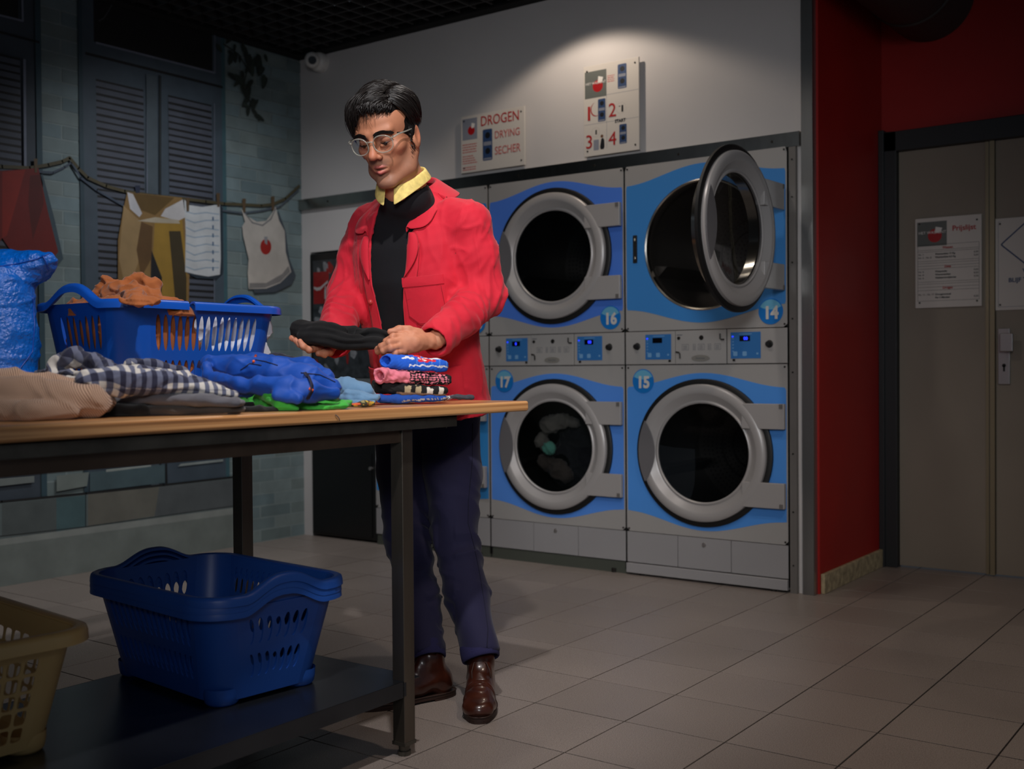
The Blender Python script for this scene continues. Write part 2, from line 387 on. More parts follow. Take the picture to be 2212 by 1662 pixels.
# ------------------------------------------------------------------ mural (flat paint on the left wall)
def mural():
    mb = MB(); layer = [0]
    def W(px, py): p = onx(px, py, XL); return (p[1], p[2])
    def poly(pts, c, raw=False):
        layer[0] += 1
        P = pts if raw else [W(*q) for q in pts]
        x = XL + 0.0012 + layer[0] * 0.00004
        mb.col = s2l(c)
        mb.add([(x, a, b) for a, b in P], [tuple(range(len(P)))])
    def line(pts, c, wd, raw=False):
        P = pts if raw else [W(*q) for q in pts]
        layer[0] += 1; x = XL + 0.0012 + layer[0] * 0.00004; mb.col = s2l(c)
        for (a0, b0), (a1, b1) in zip(P[:-1], P[1:]):
            dx, dy = a1 - a0, b1 - b0; L = math.hypot(dx, dy) or 1; nx, ny = -dy / L * wd / 2, dx / L * wd / 2
            ex, ey = dx / L * wd * .2, dy / L * wd * .2
            mb.add([(x, a0 + nx - ex, b0 + ny - ey), (x, a1 + nx + ex, b1 + ny + ey), (x, a1 - nx + ex, b1 - ny + ey), (x, a0 - nx - ex, b0 - ny - ey)], [(0, 1, 2, 3)])
    def colY(px): return W(px, 500)[0]
    ZT = 2.797; rnd = random.Random(3)
    def vband(p0, p1, c, z0=0.0, z1=ZT): poly([(colY(p0), z0), (colY(p1), z0), (colY(p1), z1), (colY(p0), z1)], c, True)
    zl = W(0, 1084)[1]   # bottom line of the shutters
    vband(-900, -120, (84, 98, 100)); vband(-120, 80, (56, 66, 76), zl)
    # bricks
    def bricks(p0, p1, z0, z1, seed):
        y0, y1 = colY(p0), colY(p1); z = z0; k = 0; r2 = random.Random(seed)
        vband(p0, p1, (126, 140, 140), z0, z1)
        while z < z1:
            h = 0.068; y = y0 - (0.12 if k % 2 else 0.0)
            while y < y1:
                a, b = max(y + .004, y0), min(y + .225, y1)
                if b - a > .02:
                    v = r2.uniform(-9, 9); w_ = r2.uniform(-3, 3)
                    poly([(a, z + .004), (b, z + .004 + r2.uniform(-.002, .002)), (b, min(z + h - .003, z1)), (a, min(z + h - .003, z1))], (108 + v + w_, 124 + v, 126 + v - w_), True)
                y += .23
            z += h; k += 1
    bricks(90, 173, zl, ZT, 1); bricks(485, 652, 0.0, ZT, 2)
    vband(80, 92, (48, 72, 82), zl); vband(172, 181, (46, 66, 76), zl); vband(480, 488, (56, 88, 96), zl)
    vband(181, 480, (64, 77, 88), zl)
    # transom window, left edge window
    top = ZT
    def quad(p0, p1, za, zb, c): poly([(colY(p0), za), (colY(p1), za), (colY(p1), zb), (colY(p0), zb)], c, True)
    zt = W(205, 93)[1]; zt2 = W(462, 158)[1]
    quad(206, 461, (zt + zt2) / 2, top, (6, 7, 9)); line([(206, 93), (462, 158)], (112, 118, 134), .010); line([(462, 158), (462, 60)], (100, 106, 122), .008)
    line([(240, 10), (232, 25), (222, 40), (212, 46)], (64, 66, 72), .006)
    line([(183, 116), (478, 189)], (14, 15, 17), .014)
    quad(-60, 44, W(44, 45)[1], top, (6, 7, 9)); line([(-10, 32), (47, 46)], (112, 118, 134), .010); line([(47, 46), (46, 0)], (112, 118, 134), .010)
    line([(-10, 68), (82, 92)], (14, 15, 17), .010)
    # shutters
    zs = W(210, 172)[1]
    def louvre(p0, p1, zs, z0):
        quad(p0, p1, z0, zs, (74, 80, 92)); z = zs; r3 = random.Random(int(p0) + 9)
        y0, y1 = colY(p0), colY(p1)
        while z > z0:
            h = r3.uniform(.009, .013); poly([(y0, z - h), (y1, z - h), (y1, z), (y0, z)], (16, 17, 19), True); z -= .0335
    louvre(209, 311, zs, zl + .30); louvre(364, 457, W(365, 207)[1], zl + .30); louvre(-60, 45, W(0, 118)[1], zl + .30)
    line([(314, 195), (314, 640)], (104, 112, 128), .008); vband(316, 338, (72, 84, 92), zl, W(330, 165)[1])
    line([(342, 165), (342, 1050)], (26, 34, 38), .014); line([(459, 225), (459, 700)], (96, 104, 118), .007)
    line([(49, 130), (51, 365)], (112, 120, 136), .012)
    # base course
    vband(-900, 508, (94, 106, 106), 0, zl); vband(-900, 508, (112, 120, 116), 0, W(0, 1166)[1] - .02)
    line([(-60, 1090), (0, 1084), (182, 1066), (350, 1048), (508, 1030)], (22, 24, 25), .012)
    line([(355, 1000), (356, 1047)], (18, 22, 24), .012); line([(181, 1068), (181, 1138)], (34, 44, 48), .006)
    poly([(0, 1084 + 4), (118, 1076), (118, 1150), (0, 1160)], (80, 88, 88)); poly([(118, 1076), (180, 1070), (180, 1138), (118, 1148)], (70, 96, 100))
    poly([(186, 1068), (340, 1052), (330, 1115), (186, 1136)], (102, 102, 94)); poly([(340, 1052), (506, 1034), (506, 1095), (330, 1115)], (84, 90, 92))
    line([(-100, 1158 + 12), (0, 1158), (180, 1138), (508, 1092)], (30, 34, 34), .004)
    poly([(-100, 1176), (0, 1164), (508, 1096), (508, 1110), (0, 1178), (-100, 1192)], (134, 140, 136))
    poly([(190, 1020), (352, 1004), (352, 1043), (190, 1062)], (70, 90, 96)); poly([(225, 1014), (322, 1003), (322, 1008), (225, 1020)], (140, 150, 146))
    poly([(118, 1028), (188, 1020), (184, 1050), (118, 1062)], (112, 122, 118)); poly([(-20, 1035), (70, 1028), (70, 1042), (-20, 1052)], (110, 118, 116))
    poly([(386, 1002), (478, 992), (478, 997), (380, 1008)], (136, 146, 144))
    # leaves
    def leaf(px, py, a, L, c):
        pts = []
        for i in range(10):
            t = 2 * math.pi * i / 10; u, v = L * math.cos(t), L * .36 * math.sin(t) * (1 - .3 * math.cos(t))
            pts.append((px + u * math.cos(a) - v * math.sin(a), py + u * math.sin(a) + v * math.cos(a)))
        poly(pts, c)
    for i in range(58):
        t = rnd.random(); sx = 480 + 90 * t + rnd.uniform(-14, 14); sy = 92 + 55 * t + rnd.uniform(-16, 26)
        if i > 26: t = rnd.random(); sx, sy = (505 + 45 * t + rnd.uniform(-12, 12), 150 + 105 * t + rnd.uniform(-12, 10)) if i % 3 else (550 + 18 * t, 125 + 60 * t)
        k = rnd.uniform(.8, 1.25); leaf(sx, sy, rnd.uniform(.6, 2.3), rnd.uniform(8, 15), (36 * k, 46 * k, 40 * k))
    line([(478, 96), (510, 118), (530, 150), (520, 190), (540, 230), (555, 262)], (40, 46, 40), .008)
    # clothes line and its painted shadow
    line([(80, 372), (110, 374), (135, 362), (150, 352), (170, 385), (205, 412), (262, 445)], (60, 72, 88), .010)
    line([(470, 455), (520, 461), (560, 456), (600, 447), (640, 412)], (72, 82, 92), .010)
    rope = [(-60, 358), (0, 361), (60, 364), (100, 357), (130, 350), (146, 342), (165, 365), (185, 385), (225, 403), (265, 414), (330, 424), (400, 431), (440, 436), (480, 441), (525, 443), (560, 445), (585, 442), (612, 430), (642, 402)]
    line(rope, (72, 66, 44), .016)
    # garments: painted shadow first
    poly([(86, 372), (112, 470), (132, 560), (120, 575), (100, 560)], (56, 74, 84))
    poly([(-60, 372), (0, 370), (78, 364), (86, 400), (98, 455), (121, 545), (100, 570), (60, 600), (20, 545), (0, 515), (-60, 600)], (104, 14, 8))
    poly([(0, 372), (50, 368), (30, 440), (10, 510), (0, 515)], (132, 26, 12)); poly([(60, 380), (82, 378), (90, 440), (66, 520), (56, 440)], (78, 8, 4))
    poly([(270, 416), (388, 428), (396, 470), (405, 560), (402, 700), (250, 700), (250, 520), (262, 450)], (128, 100, 58))
    poly([(330, 470), (388, 470), (398, 560), (400, 700), (345, 700), (325, 560)], (150, 118, 44)); poly([(322, 540), (345, 600), (342, 700), (318, 700)], (20, 22, 26))
    poly([(262, 445), (300, 480), (296, 560), (270, 640), (252, 560)], (150, 124, 84)); poly([(300, 480), (325, 490), (322, 560), (300, 600), (290, 540)], (92, 66, 34))
    poly([(360, 500), (385, 500), (398, 600), (398, 700), (378, 700)], (60, 50, 28)); poly([(282, 418), (372, 428), (330, 466), (300, 455)], (92, 70, 30))
    poly([(270, 416), (282, 420), (302, 462), (296, 470), (276, 452)], (186, 186, 190)); poly([(390, 432), (396, 470), (380, 478), (342, 468), (352, 452)], (186, 184, 184))
    poly([(292, 478), (330, 470), (380, 476), (384, 484), (330, 482)], (170, 160, 140))
    poly([(398, 436), (412, 446), (440, 448), (468, 442), (476, 450), (477, 590), (462, 604), (420, 602), (398, 590)], (32, 44, 54))
    poly([(393, 432), (404, 444), (432, 448), (458, 444), (470, 443), (472, 560), (470, 594), (445, 598), (420, 594), (395, 588), (396, 500)], (186, 190, 192))
    for k in range(8):
        yy = 458 + k * 17; line([(397, yy), (415, yy + 5 + (k % 3) * 2), (440, yy + 2), (468, yy + 6 - (k % 2) * 4)], (138, 156, 172), .006)
    for k in range(7): line([(455, 470 + 18 * k), (455, 477 + 18 * k)], (70, 96, 124), .010)
    poly([(596, 455), (612, 500), (620, 560), (634, 596), (625, 615), (590, 632), (545, 634), (540, 620)], (62, 70, 78))
    poly([(522, 462), (532, 470), (550, 480), (570, 478), (582, 462), (590, 447), (598, 478), (610, 500), (612, 545), (624, 588), (600, 612), (570, 624), (532, 625), (530, 590), (532, 560), (520, 510), (518, 490), (524, 480), (516, 450)], (176, 170, 162))
    poly([(534, 612), (570, 612), (605, 592), (618, 575), (622, 588), (600, 610), (568, 622), (533, 624)], (120, 118, 116))
    line([(524, 462), (540, 482), (562, 488), (580, 474), (590, 452)], (112, 112, 114), .008)
    poly([(569 + 12 * math.cos(t) , 534 + 17 * math.sin(t)) for t in np.linspace(0, 6.28, 18)[:-1]], (150, 26, 18)); poly([(565, 512), (573, 512), (572, 530), (567, 526)], (130, 130, 134))
    for px, py in ((72, 344), (400, 428), (466, 418), (522, 430), (584, 425)): poly([(px - 4, py), (px + 4, py), (px + 3, py + 30), (px - 2, py + 30)], (84, 66, 44))
    poly([(286, 402), (298, 402), (296, 418), (288, 418)], (30, 40, 62))
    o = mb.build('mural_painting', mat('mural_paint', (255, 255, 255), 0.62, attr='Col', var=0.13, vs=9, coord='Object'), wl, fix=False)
    o['label'] = 'painted mural of shutters, bricks and a washing line'
mural()
# ------------------------------------------------------------------ tumble dryers
def rr(hw, hh, r, n=4, cx=0, cz=0):
    P = []
    for (sx, sz, a0) in ((1, 1, 0), (-1, 1, 90), (-1, -1, 180), (1, -1, 270)):
        for i in range(n + 1):
            a = math.radians(a0 + 90 * i / n); P.append((cx + sx * (hw - r) + r * math.cos(a), cz + sz * (hh - r) + r * math.sin(a)))
    return P
def plate_hole(mb, fn_outer, cz, R, y0, t, n=96, cx=0.0):
    # plate between an outline (polar function) and a round hole, front at y0 (towards -Y), thickness t
    V = []
    for i in range(n):
        a = 2 * math.pi * i / n; r = fn_outer(a)
        V += [(cx + r * math.cos(a), y0, cz + r * math.sin(a)), (cx + R * math.cos(a), y0, cz + R * math.sin(a)),
              (cx + r * math.cos(a), y0 + t, cz + r * math.sin(a)), (cx + R * math.cos(a), y0 + t, cz + R * math.sin(a))]
    F = []
    for i in range(n):
        j = (i + 1) % n; a, b = 4 * i, 4 * j
        F += [(a, b, b + 1, a + 1), (a + 2, a + 3, b + 3, b + 2), (a, a + 2, b + 2, b), (a + 1, b + 1, b + 3, a + 3)]
    mb.add(V, F)
def rect_fn(hw, zb, zt, cz):
    def f(a):
        c, s = math.cos(a), math.sin(a)
        r = 1e9
        if abs(c) > 1e-6: r = min(r, hw / abs(c))
        if s > 1e-6: r = min(r, (zt - cz) / s)
        if s < -1e-6: r = min(r, (cz - zb) / -s)
        return r
    return f
def wave_fn(hw, ztf, zbf, cz):
    def f(a):
        c, s = math.cos(a), math.sin(a); lo, hi = 0.0, 0.7
        for _ in range(26):
            m_ = (lo + hi) / 2; x, z = m_ * c, cz + m_ * s
            if abs(x) <= hw and zbf(x) <= z <= ztf(x): lo = m_
            else: hi = m_
        return lo
    return f
# corner directions are included in the angular sampling by nudging, so use dense n
m_panel = mat('dryer_grey_paint', (168, 165, 162), 0.42, 0.15, var=0.03, vs=3)
m_panel2 = mat('dryer_grey_lower', (158, 156, 157), 0.42, 0.15, var=0.03, vs=3)
m_ring = mat('dryer_door_ring', (166, 162, 160), 0.33, 0.1)
m_grip = mat('dryer_grip', (104, 102, 104), 0.4)
m_gask = mat('black_rubber', (10, 10, 10), 0.55)
m_chr = mat('polished_rim', (190, 186, 178), 0.18, 1.0)
m_drum = mat('drum_steel', (92, 88, 84), 0.38, 0.85)
m_dark = mat('dryer_inside', (22, 21, 20), 0.8)
m_oval = mat('silver_badge', (168, 164, 156), 0.3, 0.5)
m_lcd = mat('display_black', (8, 8, 16), 0.15)
m_led = mat('blue_led', (20, 30, 255), 0.4, emit=(40, 60, 255), es=1.6)
m_blueplate = mat('display_blue', (50, 112, 176), 0.4)
m_print = mat('panel_print', (96, 100, 106), 0.5)
m_printb = mat('panel_print_pale', (112, 160, 205), 0.5)
m_num = mat('number_white', (206, 202, 196), 0.5)
m_bcap = mat('badge_light_blue', (104, 172, 204), 0.35)
m_bdisc = mat('badge_blue', (22, 116, 196), 0.35)
m_plinth_g = mat('plinth_green_grey', (78, 82, 74), 0.5, 0.2)
def wave_mat(name, c): return mat(name, c, 0.38, var=0.02, vs=3)
def glass_mat(name, tint, gl):
    M = bpy.data.materials.new(name); M.use_nodes = True; nt = M.node_tree
    for n in list(nt.nodes): nt.nodes.remove(n)
    out = nt.nodes.new('ShaderNodeOutputMaterial'); mx = nt.nodes.new('ShaderNodeMixShader')
    t = nt.nodes.new('ShaderNodeBsdfTransparent'); t.inputs[0].default_value = tint + (1,)
    gl_ = nt.nodes.new('ShaderNodeBsdfGlossy'); gl_.inputs['Roughness'].default_value = 0.03; gl_.inputs[0].default_value = (gl, gl, gl, 1)
    fr = nt.nodes.new('ShaderNodeFresnel'); ge_ = nt.nodes.new('ShaderNodeNewGeometry'); mr_ = nt.nodes.new('ShaderNodeMapRange')
    mr_.inputs[3].default_value = 1.5; mr_.inputs[4].default_value = 1 / 1.5; nt.links.new(ge_.outputs['Backfacing'], mr_.inputs[0]); nt.links.new(mr_.outputs[0], fr.inputs[0])
    nt.links.new(fr.outputs[0], mx.inputs[0]); nt.links.new(t.outputs[0], mx.inputs[1]); nt.links.new(gl_.outputs[0], mx.inputs[2])
    nt.links.new(mx.outputs[0], out.inputs[0]); return M
m_dglass = glass_mat('dark_door_glass', (0.42, 0.44, 0.46), 1.0)

def half_cos(zend, zmid): return lambda x: (zend + zmid) / 2 + (zmid - zend) / 2 * math.cos(2 * math.pi * x / 0.80)
def bowl_door(parent, cz, cx=0.0, open_deg=0.0, label=None):
    """door assembly in dryer coordinates, hinge on the right"""
    hinge = np.array((0.392, -0.03, cz)); a = math.radians(open_deg); ca, sa = math.cos(a), math.sin(a)
    def X(mb):
        if open_deg:
            V = []
            for p in mb.v:
                d = np.array(p) - hinge; V.append(tuple(hinge + np.array((d[0] * ca - d[1] * sa, d[0] * sa + d[1] * ca, d[2]))))
            mb.v = V
        return mb
    c = (cx, 0, cz)
    ring = MB()
    ring.lathe([(.311, -.014), (.309, -.030), (.300, -.038), (.274, -.040), (.266, -.036), (.243, -.015), (.237, -.012), (.234, -.016), (.228, -.018), (.223, -.013), (.223, -.004), (.262, .002), (.311, -.004)], c, 1, 96, closed=True)
    d = X(ring).build('door', m_ring, parent, smooth=True, angle=38)
    if label: d['label'] = label
    X(MB().lathe([(.334, -.002), (.334, -.014), (.328, -.018), (.307, -.017), (.307, -.002)], c, 1, 96, closed=True)).build('door_gasket', m_gask, d, smooth=True, angle=40)
    if open_deg: X(MB().lathe([(.262, 0.0), (.262, .052), (.25, .058), (.222, .045), (.217, .0)], c, 1, 80, closed=True)).build('inner_rim', m_chr, d, smooth=True, angle=50)
    X(MB().lathe([(.225, -.013), (.2, -.010), (.15, -.004), (.08, .002), (.0, .004)], c, 1, 64)).build('door_glass', m_dglass, d, smooth=True)
    for sgn in (1, -1):
        q = MB(); z0, z1 = cz + sgn * .116, cz + sgn * .226
        q.bb((.2, -.0365, min(z0, z1)), (.396, -.014, max(z0, z1)))
        X(q).build('hinge_arm', m_ring, d, bevel=.003)
        X(MB().bb((.374, -.0395, cz + sgn * .205), (.39, -.036, cz + sgn * .224))).build('hinge_cap', m_greymetal, d)
    P = []
    for k in range(13):
        t = math.radians(180 - 27 + 54 * k / 12); P.append((cx + .312 * math.cos(t), .312 * math.sin(t)))
    for k in range(1, 12):
        u = -1 + 2 * k / 12; P.append((cx - .275 + .048 * (1 - u * u), u * .142))
    X(MB().prism(P, (0, -.0375, cz), (1, 0, 0), (0, 0, 1), (0, -1, 0), .005)).build('grip', m_grip, d, bevel=.0015)
def drum(parent, cz, cx=0.0):
    q = MB().lathe([(.292, .012), (.292, .02), (.285, .03), (.285, .06), (.30, .065), (.30, .56), (.05, .575), (.0, .575)], (cx, 0, cz), 1, 72).build('drum', m_drum, parent, smooth=True, angle=40)
    MB().lathe([(.286, .0), (.292, -.004), (.298, .0), (.298, .016), (.286, .03)], (cx, 0, cz), 1, 72, closed=True).build('port_rim', m_chr, q, smooth=True, angle=50)
    mb = MB()
    for r in (.115, .17): mb.lathe([(r, .566), (r + .004, .562), (r + .008, .566)], (cx, 0, cz), 1, 48)
    for a in (80, 200, 320):
        t = math.radians(a); e = np.array((math.cos(t), 0, math.sin(t))); s = np.array((-math.sin(t), 0, math.cos(t)))
        P = [np.array((cx, 0, cz)) + e * .300 + s * .03, np.array((cx, 0, cz)) + e * .235, np.array((cx, 0, cz)) + e * .300 - s * .03]
        mb.add([p + np.array((0, .08, 0)) for p in P] + [p + np.array((0, .55, 0)) for p in P], [(0, 1, 2), (3, 5, 4), (0, 3, 4, 1), (1, 4, 5, 2)])
    mb.build('drum_baffles', m_drum, q)
    dots = MB()
    for r in np.arange(.03, .28, .022):
        for k in range(int(2 * math.pi * r / .022)):
            t = k / int(2 * math.pi * r / .022) * 2 * math.pi; x, z = cx + r * math.cos(t), cz + r * math.sin(t)
            yy = .575 - max(0, r - .05) / .25 * .015 - .001
            dots.add([(x - .005, yy, z), (x, yy, z - .005), (x + .005, yy, z), (x, yy, z + .005)], [(0, 1, 2, 3)])
    stuff(dots.build('perforations', m_black, q, fix=False))
def badge(parent, body, x, z, y=-.0035):
    q = MB().lathe([(0, 0), (.056, 0), (.0565, .0015), (.056, .003)], (x, y - .0002, z), 1, 40).build('number_badge', m_bdisc, parent)
    q['label'] = 'round blue number badge %s' % body
    P = []
    for k in range(17): a = math.radians(20 + 140 * k / 16); P.append((x + .052 * math.cos(a), z + .052 * math.sin(a)))
    for k in range(9): u = -1 + 2 * k / 8; P.append((x + u * .047, z + .016 - .012 * (1 - u * u) + .004))
    MB().prism(P, (0, y - .0003, 0), (1, 0, 0), (0, 0, 1), (0, -1, 0), .0006).build('badge_highlight', m_bcap, q)
    t = text('number', body, .074, m_num, q, (x + .002, y - .0014, z - .030), (1, 0, 0), (0, 0, 1), align='CENTER', sx=.92, bold=.0032)
def dryer(X, lo, up, label, blue_lo, blue_up, plinth, open_up=0.0, group='stacked tumble dryers'):
    r = thing('stacked_tumble_dryer', label, 'dryer', (X, 4.53, 0), 0, group, local=True)
    cab = MB()
    for s in (-1, 1): cab.bb((s * .398, .004, .02), (s * .394, .70, 1.918))
    cab.bb((-.394, .004, 1.914), (.394, .70, 1.918)); cab.bb((-.394, .69, .02), (.394, .70, 1.914)); cab.bb((-.394, .03, 1.04), (.394, .69, 1.09)); cab.bb((-.394, .02, .02), (.394, .69, .03))
    cab.build('cabinet', m_dark, r)
    zlo, zup = .589, 1.527
    for nm, zb, zt, cz in (('lower_front_panel', .206, .986, zlo), ('upper_front_panel', 1.146, 1.918, zup)):
        q = MB(); plate_hole(q, rect_fn(.398, zb, zt, cz), cz, .293, 0.0, .003, 160)
        # square off the corners exactly
        pn = q.build(nm, m_panel if 'up' in nm else m_panel, r)
        for sx in (-1, 1):
            for z in (zb + .012, zt - .012): MB().cyl((sx * .386, 0, z), (sx * .386, -.0025, z), .0045, n=8).build('screw', m_screw, pn)
    ml, mu = wave_mat('wave_blue_%d' % blue_lo[2] + str(lo), blue_lo), wave_mat('wave_blue_%d' % blue_up[2] + str(up), blue_up)
    q = MB(); plate_hole(q, wave_fn(.392, half_cos(.885, .949), half_cos(.303, .236), zlo), zlo, .2935, -.0008, .0008, 220)
    q.build('blue_wave_print', ml, r)
    q = MB(); plate_hole(q, wave_fn(.392, half_cos(1.826, 1.893), half_cos(1.245, 1.176), zup), zup, .2935, -.0008, .0008, 220)
    q.build('blue_wave_print', mu, r)
    drum(r, zlo); drum(r, zup)
    bowl_door(r, zlo); bowl_door(r, zup, 0, open_up, 'round glass door swung wide open' if open_up else None)
    if open_up:
        k = MB(); k.prism(rr(.011, .065, .004), (-.345, 0, zup + .002), (1, 0, 0), (0, 0, 1), (0, -1, 0), .004)
        k = k.build('latch_plate', m_black, r)
        for dz in (-.04, .045): MB().ell((-.345, -.005, zup + dz), (.005, .004, .008), 10, 6).build('latch_stud', m_chr, k, smooth=True)
    # control strip
    for x0, x1, nm in ((-.398, -.139, 'control_box'), (-.135, .116, 'coin_box'), (.120, .398, 'control_box')):
        c = MB().bb((x0, -.006 if nm == 'coin_box' else -.003, .990), (x1, .02, 1.142)).build(nm, m_panel, r, bevel=.0015)
        if nm == 'control_box':
            left = x0 < 0
            dx0, dx1 = (-.292, -.158) if left else (.137, .278)
            MB().bb((dx0, -.0045, 1.012), (dx1, -.003, 1.128)).build('display_plate', m_blueplate, c)
            cx = dx0 + .062 if left else dx0 + .066
            MB().bb((cx - .024, -.0055, 1.088), (cx + .026, -.0044, 1.112)).build('display', m_lcd, c)
            if body_led(X, left): text('digits', body_led(X, left), .019, m_led, c, (cx - .004, -.0058, 1.0935), (1, 0, 0), (0, 0, 1), bold=.0007)
            pr_ = MB()
            for k in range(5): pr_.bb((dx0 + .008, -.0048, 1.098 - k * .014), (dx0 + .014, -.0044, 1.103 - k * .014))
            pr_.prism(rr(.010, .010, .003, 2, dx0 + .022, 1.033), (0, -.0044, 0), (1, 0, 0), (0, 0, 1), (0, -1, 0), .0004)
            pr_.prism(rr(.010, .010, .003, 2, dx0 + .066, 1.033), (0, -.0044, 0), (1, 0, 0), (0, 0, 1), (0, -1, 0), .0004)
            pr_.bb((dx1 - .02, -.0048, 1.029), (dx1 - .011, -.0044, 1.037)); pr_.bb((dx0 + .04, -.0048, 1.118), (dx0 + .1, -.0044, 1.121))
            stuff(pr_.build('button_print', m_printb, c))
            if k: MB().bb((dx0 + .006, -.0052, 1.106), (dx0 + .014, -.0045, 1.112)).build('indicator_light', m_led, c)
            kx = -.336 if left else .318
            MB().lathe([(0, -.026), (.009, -.026), (.012, -.022), (.0125, -.006), (.017, -.0035), (.017, -.003)], (kx, 0, 1.074), 1, 24).build('knob', m_gask, c, smooth=True, angle=40)
            MB().bb((-.172 if left else .146, -.0052, 1.000), (-.160 if left else .158, -.003, 1.010)).build('lock', m_screw, c)
        else:
            q = MB().lathe([(0, 0), (1, 0), (1.02, .6), (1, 1)], (0, 0, 0), 1, 32)
            q.v = [(-.009 + v[0] * .045, -.0085 + .0025 * v[1], 1.016 + v[2] * .0145) for v in q.v]; q.build('oval_plate', m_oval, c)
            text('plate_lettering', 'Electrolux', .011, m_print, c, (-.009, -.0088, 1.0125), (1, 0, 0), (0, 0, 1), align='CENTER')
            pr_ = MB()
            for xx, ww in ((-.085, .034), (-.04, .012), (-.005, .032), (.035, .016), (.075, .03)):
                P = rr(ww / 2, .013, .002, 2, xx, 1.066)
                for (xa, xb, za, zb) in ((xx - ww / 2, xx + ww / 2, 1.078, 1.0795), (xx - ww / 2, xx + ww / 2, 1.0525, 1.054), (xx - ww / 2, xx - ww / 2 + .0012, 1.053, 1.079), (xx + ww / 2 - .0012, xx + ww / 2, 1.053, 1.079)):
                    pr_.bb((xa, -.0064, za), (xb, -.006, zb))
                for kk in range(3): pr_.bb((xx - ww / 3, -.0064, 1.058 + kk * .006), (xx + ww / 4, -.006, 1.060 + kk * .006))
            pr_.bb((-.128, -.0064, 1.120), (-.10, -.006, 1.124))
            stuff(pr_.build('instruction_print', m_print, c))
            for (xx, zz, r1) in ((-.118, 1.108, .008), (-.005, 1.108, .011)):
                MB().lathe([(0, -.011), (r1 * .8, -.011), (r1, -.006)], (xx, 0, zz), 1, 18).build('coin_slot', m_screw, c)
            MB().tube([(.088, -.010, 1.124), (.088, -.010, 1.102), (.095, -.010, 1.098), (.108, -.010, 1.098)], .0035, 8).build('bracket', m_screw, c)
            MB().tube([(-.132, -.010, 1.045), (-.116, -.010, 1.043), (-.111, -.010, 1.036), (-.111, -.010, 1.016)], .0035, 8).build('bracket', m_screw, c)
    badge(r, lo, -.306, .912); badge(r, up, .324, 1.214)
    for k, (x0, x1) in enumerate(((-.398, -.1335), (-.1305, .131), (.134, .398))):
        c = MB().bb((x0, 0, .060), (x1, .02, .203)).build('kick_panel', m_panel2, r, bevel=.001)
        if k == 1: MB().lathe([(0, -.006), (.008, -.006), (.011, 0)], (.0, 0, .172), 1, 18).build('lock', m_chrome, c, smooth=True, angle=30)
    if plinth: MB().bb((-.398, -.012, .010), (.398, .02, .056)).build('plinth', m_panel2, r, bevel=.003)
    else: MB().bb((-.398, .006, .0), (.398, .03, .056)).build('plinth', m_plinth_g, r)
    for sx, sy in ((.33, .01), (-.33, .02), (.33, .6), (-.33, .6)): MB().cyl((sx, sy, 0), (sx, sy, .02), .014, n=12).build('levelling_foot', m_screw, r)
    return r
def body_led(X, left):
    if X > -2.5: return '' if left else '00'
    if X > -3.2: return '0' if left else '00'
    return '0'
dryer(-2.231, '15', '14', 'grey and blue stacked tumble dryer numbered 14 and 15 with its upper door open', 'dryer' and (78, 146, 226), (62, 134, 204), True, 88)
dryer(-3.036, '17', '16', 'grey and blue stacked tumble dryer numbered 16 and 17 with washing in the lower drum', (84, 142, 228), (76, 124, 218), False)
dryer(-3.841, '19', '18', 'stacked tumble dryer mostly hidden behind the man in the red jacket', (52, 138, 206), (60, 128, 206), False)
MB_ = MB().bb((-2.6325, 4.531, .03), (-2.6345, 4.56, 1.915)); 

# ------------------------------------------------------------------ vending machine
m_vend = mat('grey_blue_vending_panel', (104, 110, 112), 0.4)
vm = thing('vending_machine', 'black vending machine with a red and grey poster front, set in the white wall', 'machine', (-4.51, 4.8, 0))
MB().bb((-4.768, 4.548, 0.012), (-4.252, 5.2, 1.655)).build('housing', mat('vending_black', (16, 16, 17), .35), vm, bevel=.008)
ps = MB().bb((-4.735, 4.542, .93), (-4.285, 4.549, 1.612)).build('poster', mat('poster_dark', (46, 50, 54), .3, var=.5, vs=26), vm)
q = MB(); rnd = random.Random(5); mr_ = mat('poster_red', (130, 22, 22), .35, var=.15, vs=30); mg_ = mat('poster_grey', (120, 122, 126), .35, var=.3, vs=40)
for k in range(44):
    cx, cz = rnd.uniform(-4.71, -4.31), rnd.uniform(.96, 1.60); rx, rz = rnd.uniform(.010, .03), rnd.uniform(.015, .045)
    q.cur = 0 if rnd.random() < .35 else 1; a0 = rnd.uniform(0, 3)
    q.prism([(cx + rx * math.cos(t) * (1 + .3 * math.sin(3 * t + a0)), cz + rz * math.sin(t) * (1 + .3 * math.cos(2 * t + a0))) for t in np.linspace(0, 6.283, 12)[:-1]], (0, 4.5418 - k * .00002, 0), (1, 0, 0), (0, 0, 1), (0, -1, 0), .0004)
stuff(q.build('poster_print', [mr_, mg_], ps, fix=False))
rp = MB().bb((-4.728, 4.5395, 1.36), (-4.605, 4.542, 1.545)).build('poster_panel', mr_, vm)
P = [(-4.725, 1.448), (-4.70, 1.436), (-4.67, 1.440), (-4.64, 1.462), (-4.61, 1.478), (-4.61, 1.492), (-4.64, 1.475), (-4.67, 1.458), (-4.70, 1.455), (-4.725, 1.462)]
mpw = mat('poster_white', (165, 160, 160), .4)
MB().prism(P, (0, 4.5395, 0), (1, 0, 0), (0, 0, 1), (0, -1, 0), .0005).bb((-4.638, 4.539, 1.385), (-4.622, 4.5395, 1.44)).bb((-4.634, 4.539, 1.44), (-4.626, 4.5395, 1.46)).build('white_ribbon', mpw, rp)
lp = MB().bb((-4.735, 4.542, .56), (-4.285, 4.549, .925)).build('lower_panel', m_vend, vm)
text('script_lettering', 'light', .075, mat('lettering_blue', (62, 76, 92), .5), lp, (-4.67, 4.5415, .78), (1, 0, 0), (0, 0, 1))
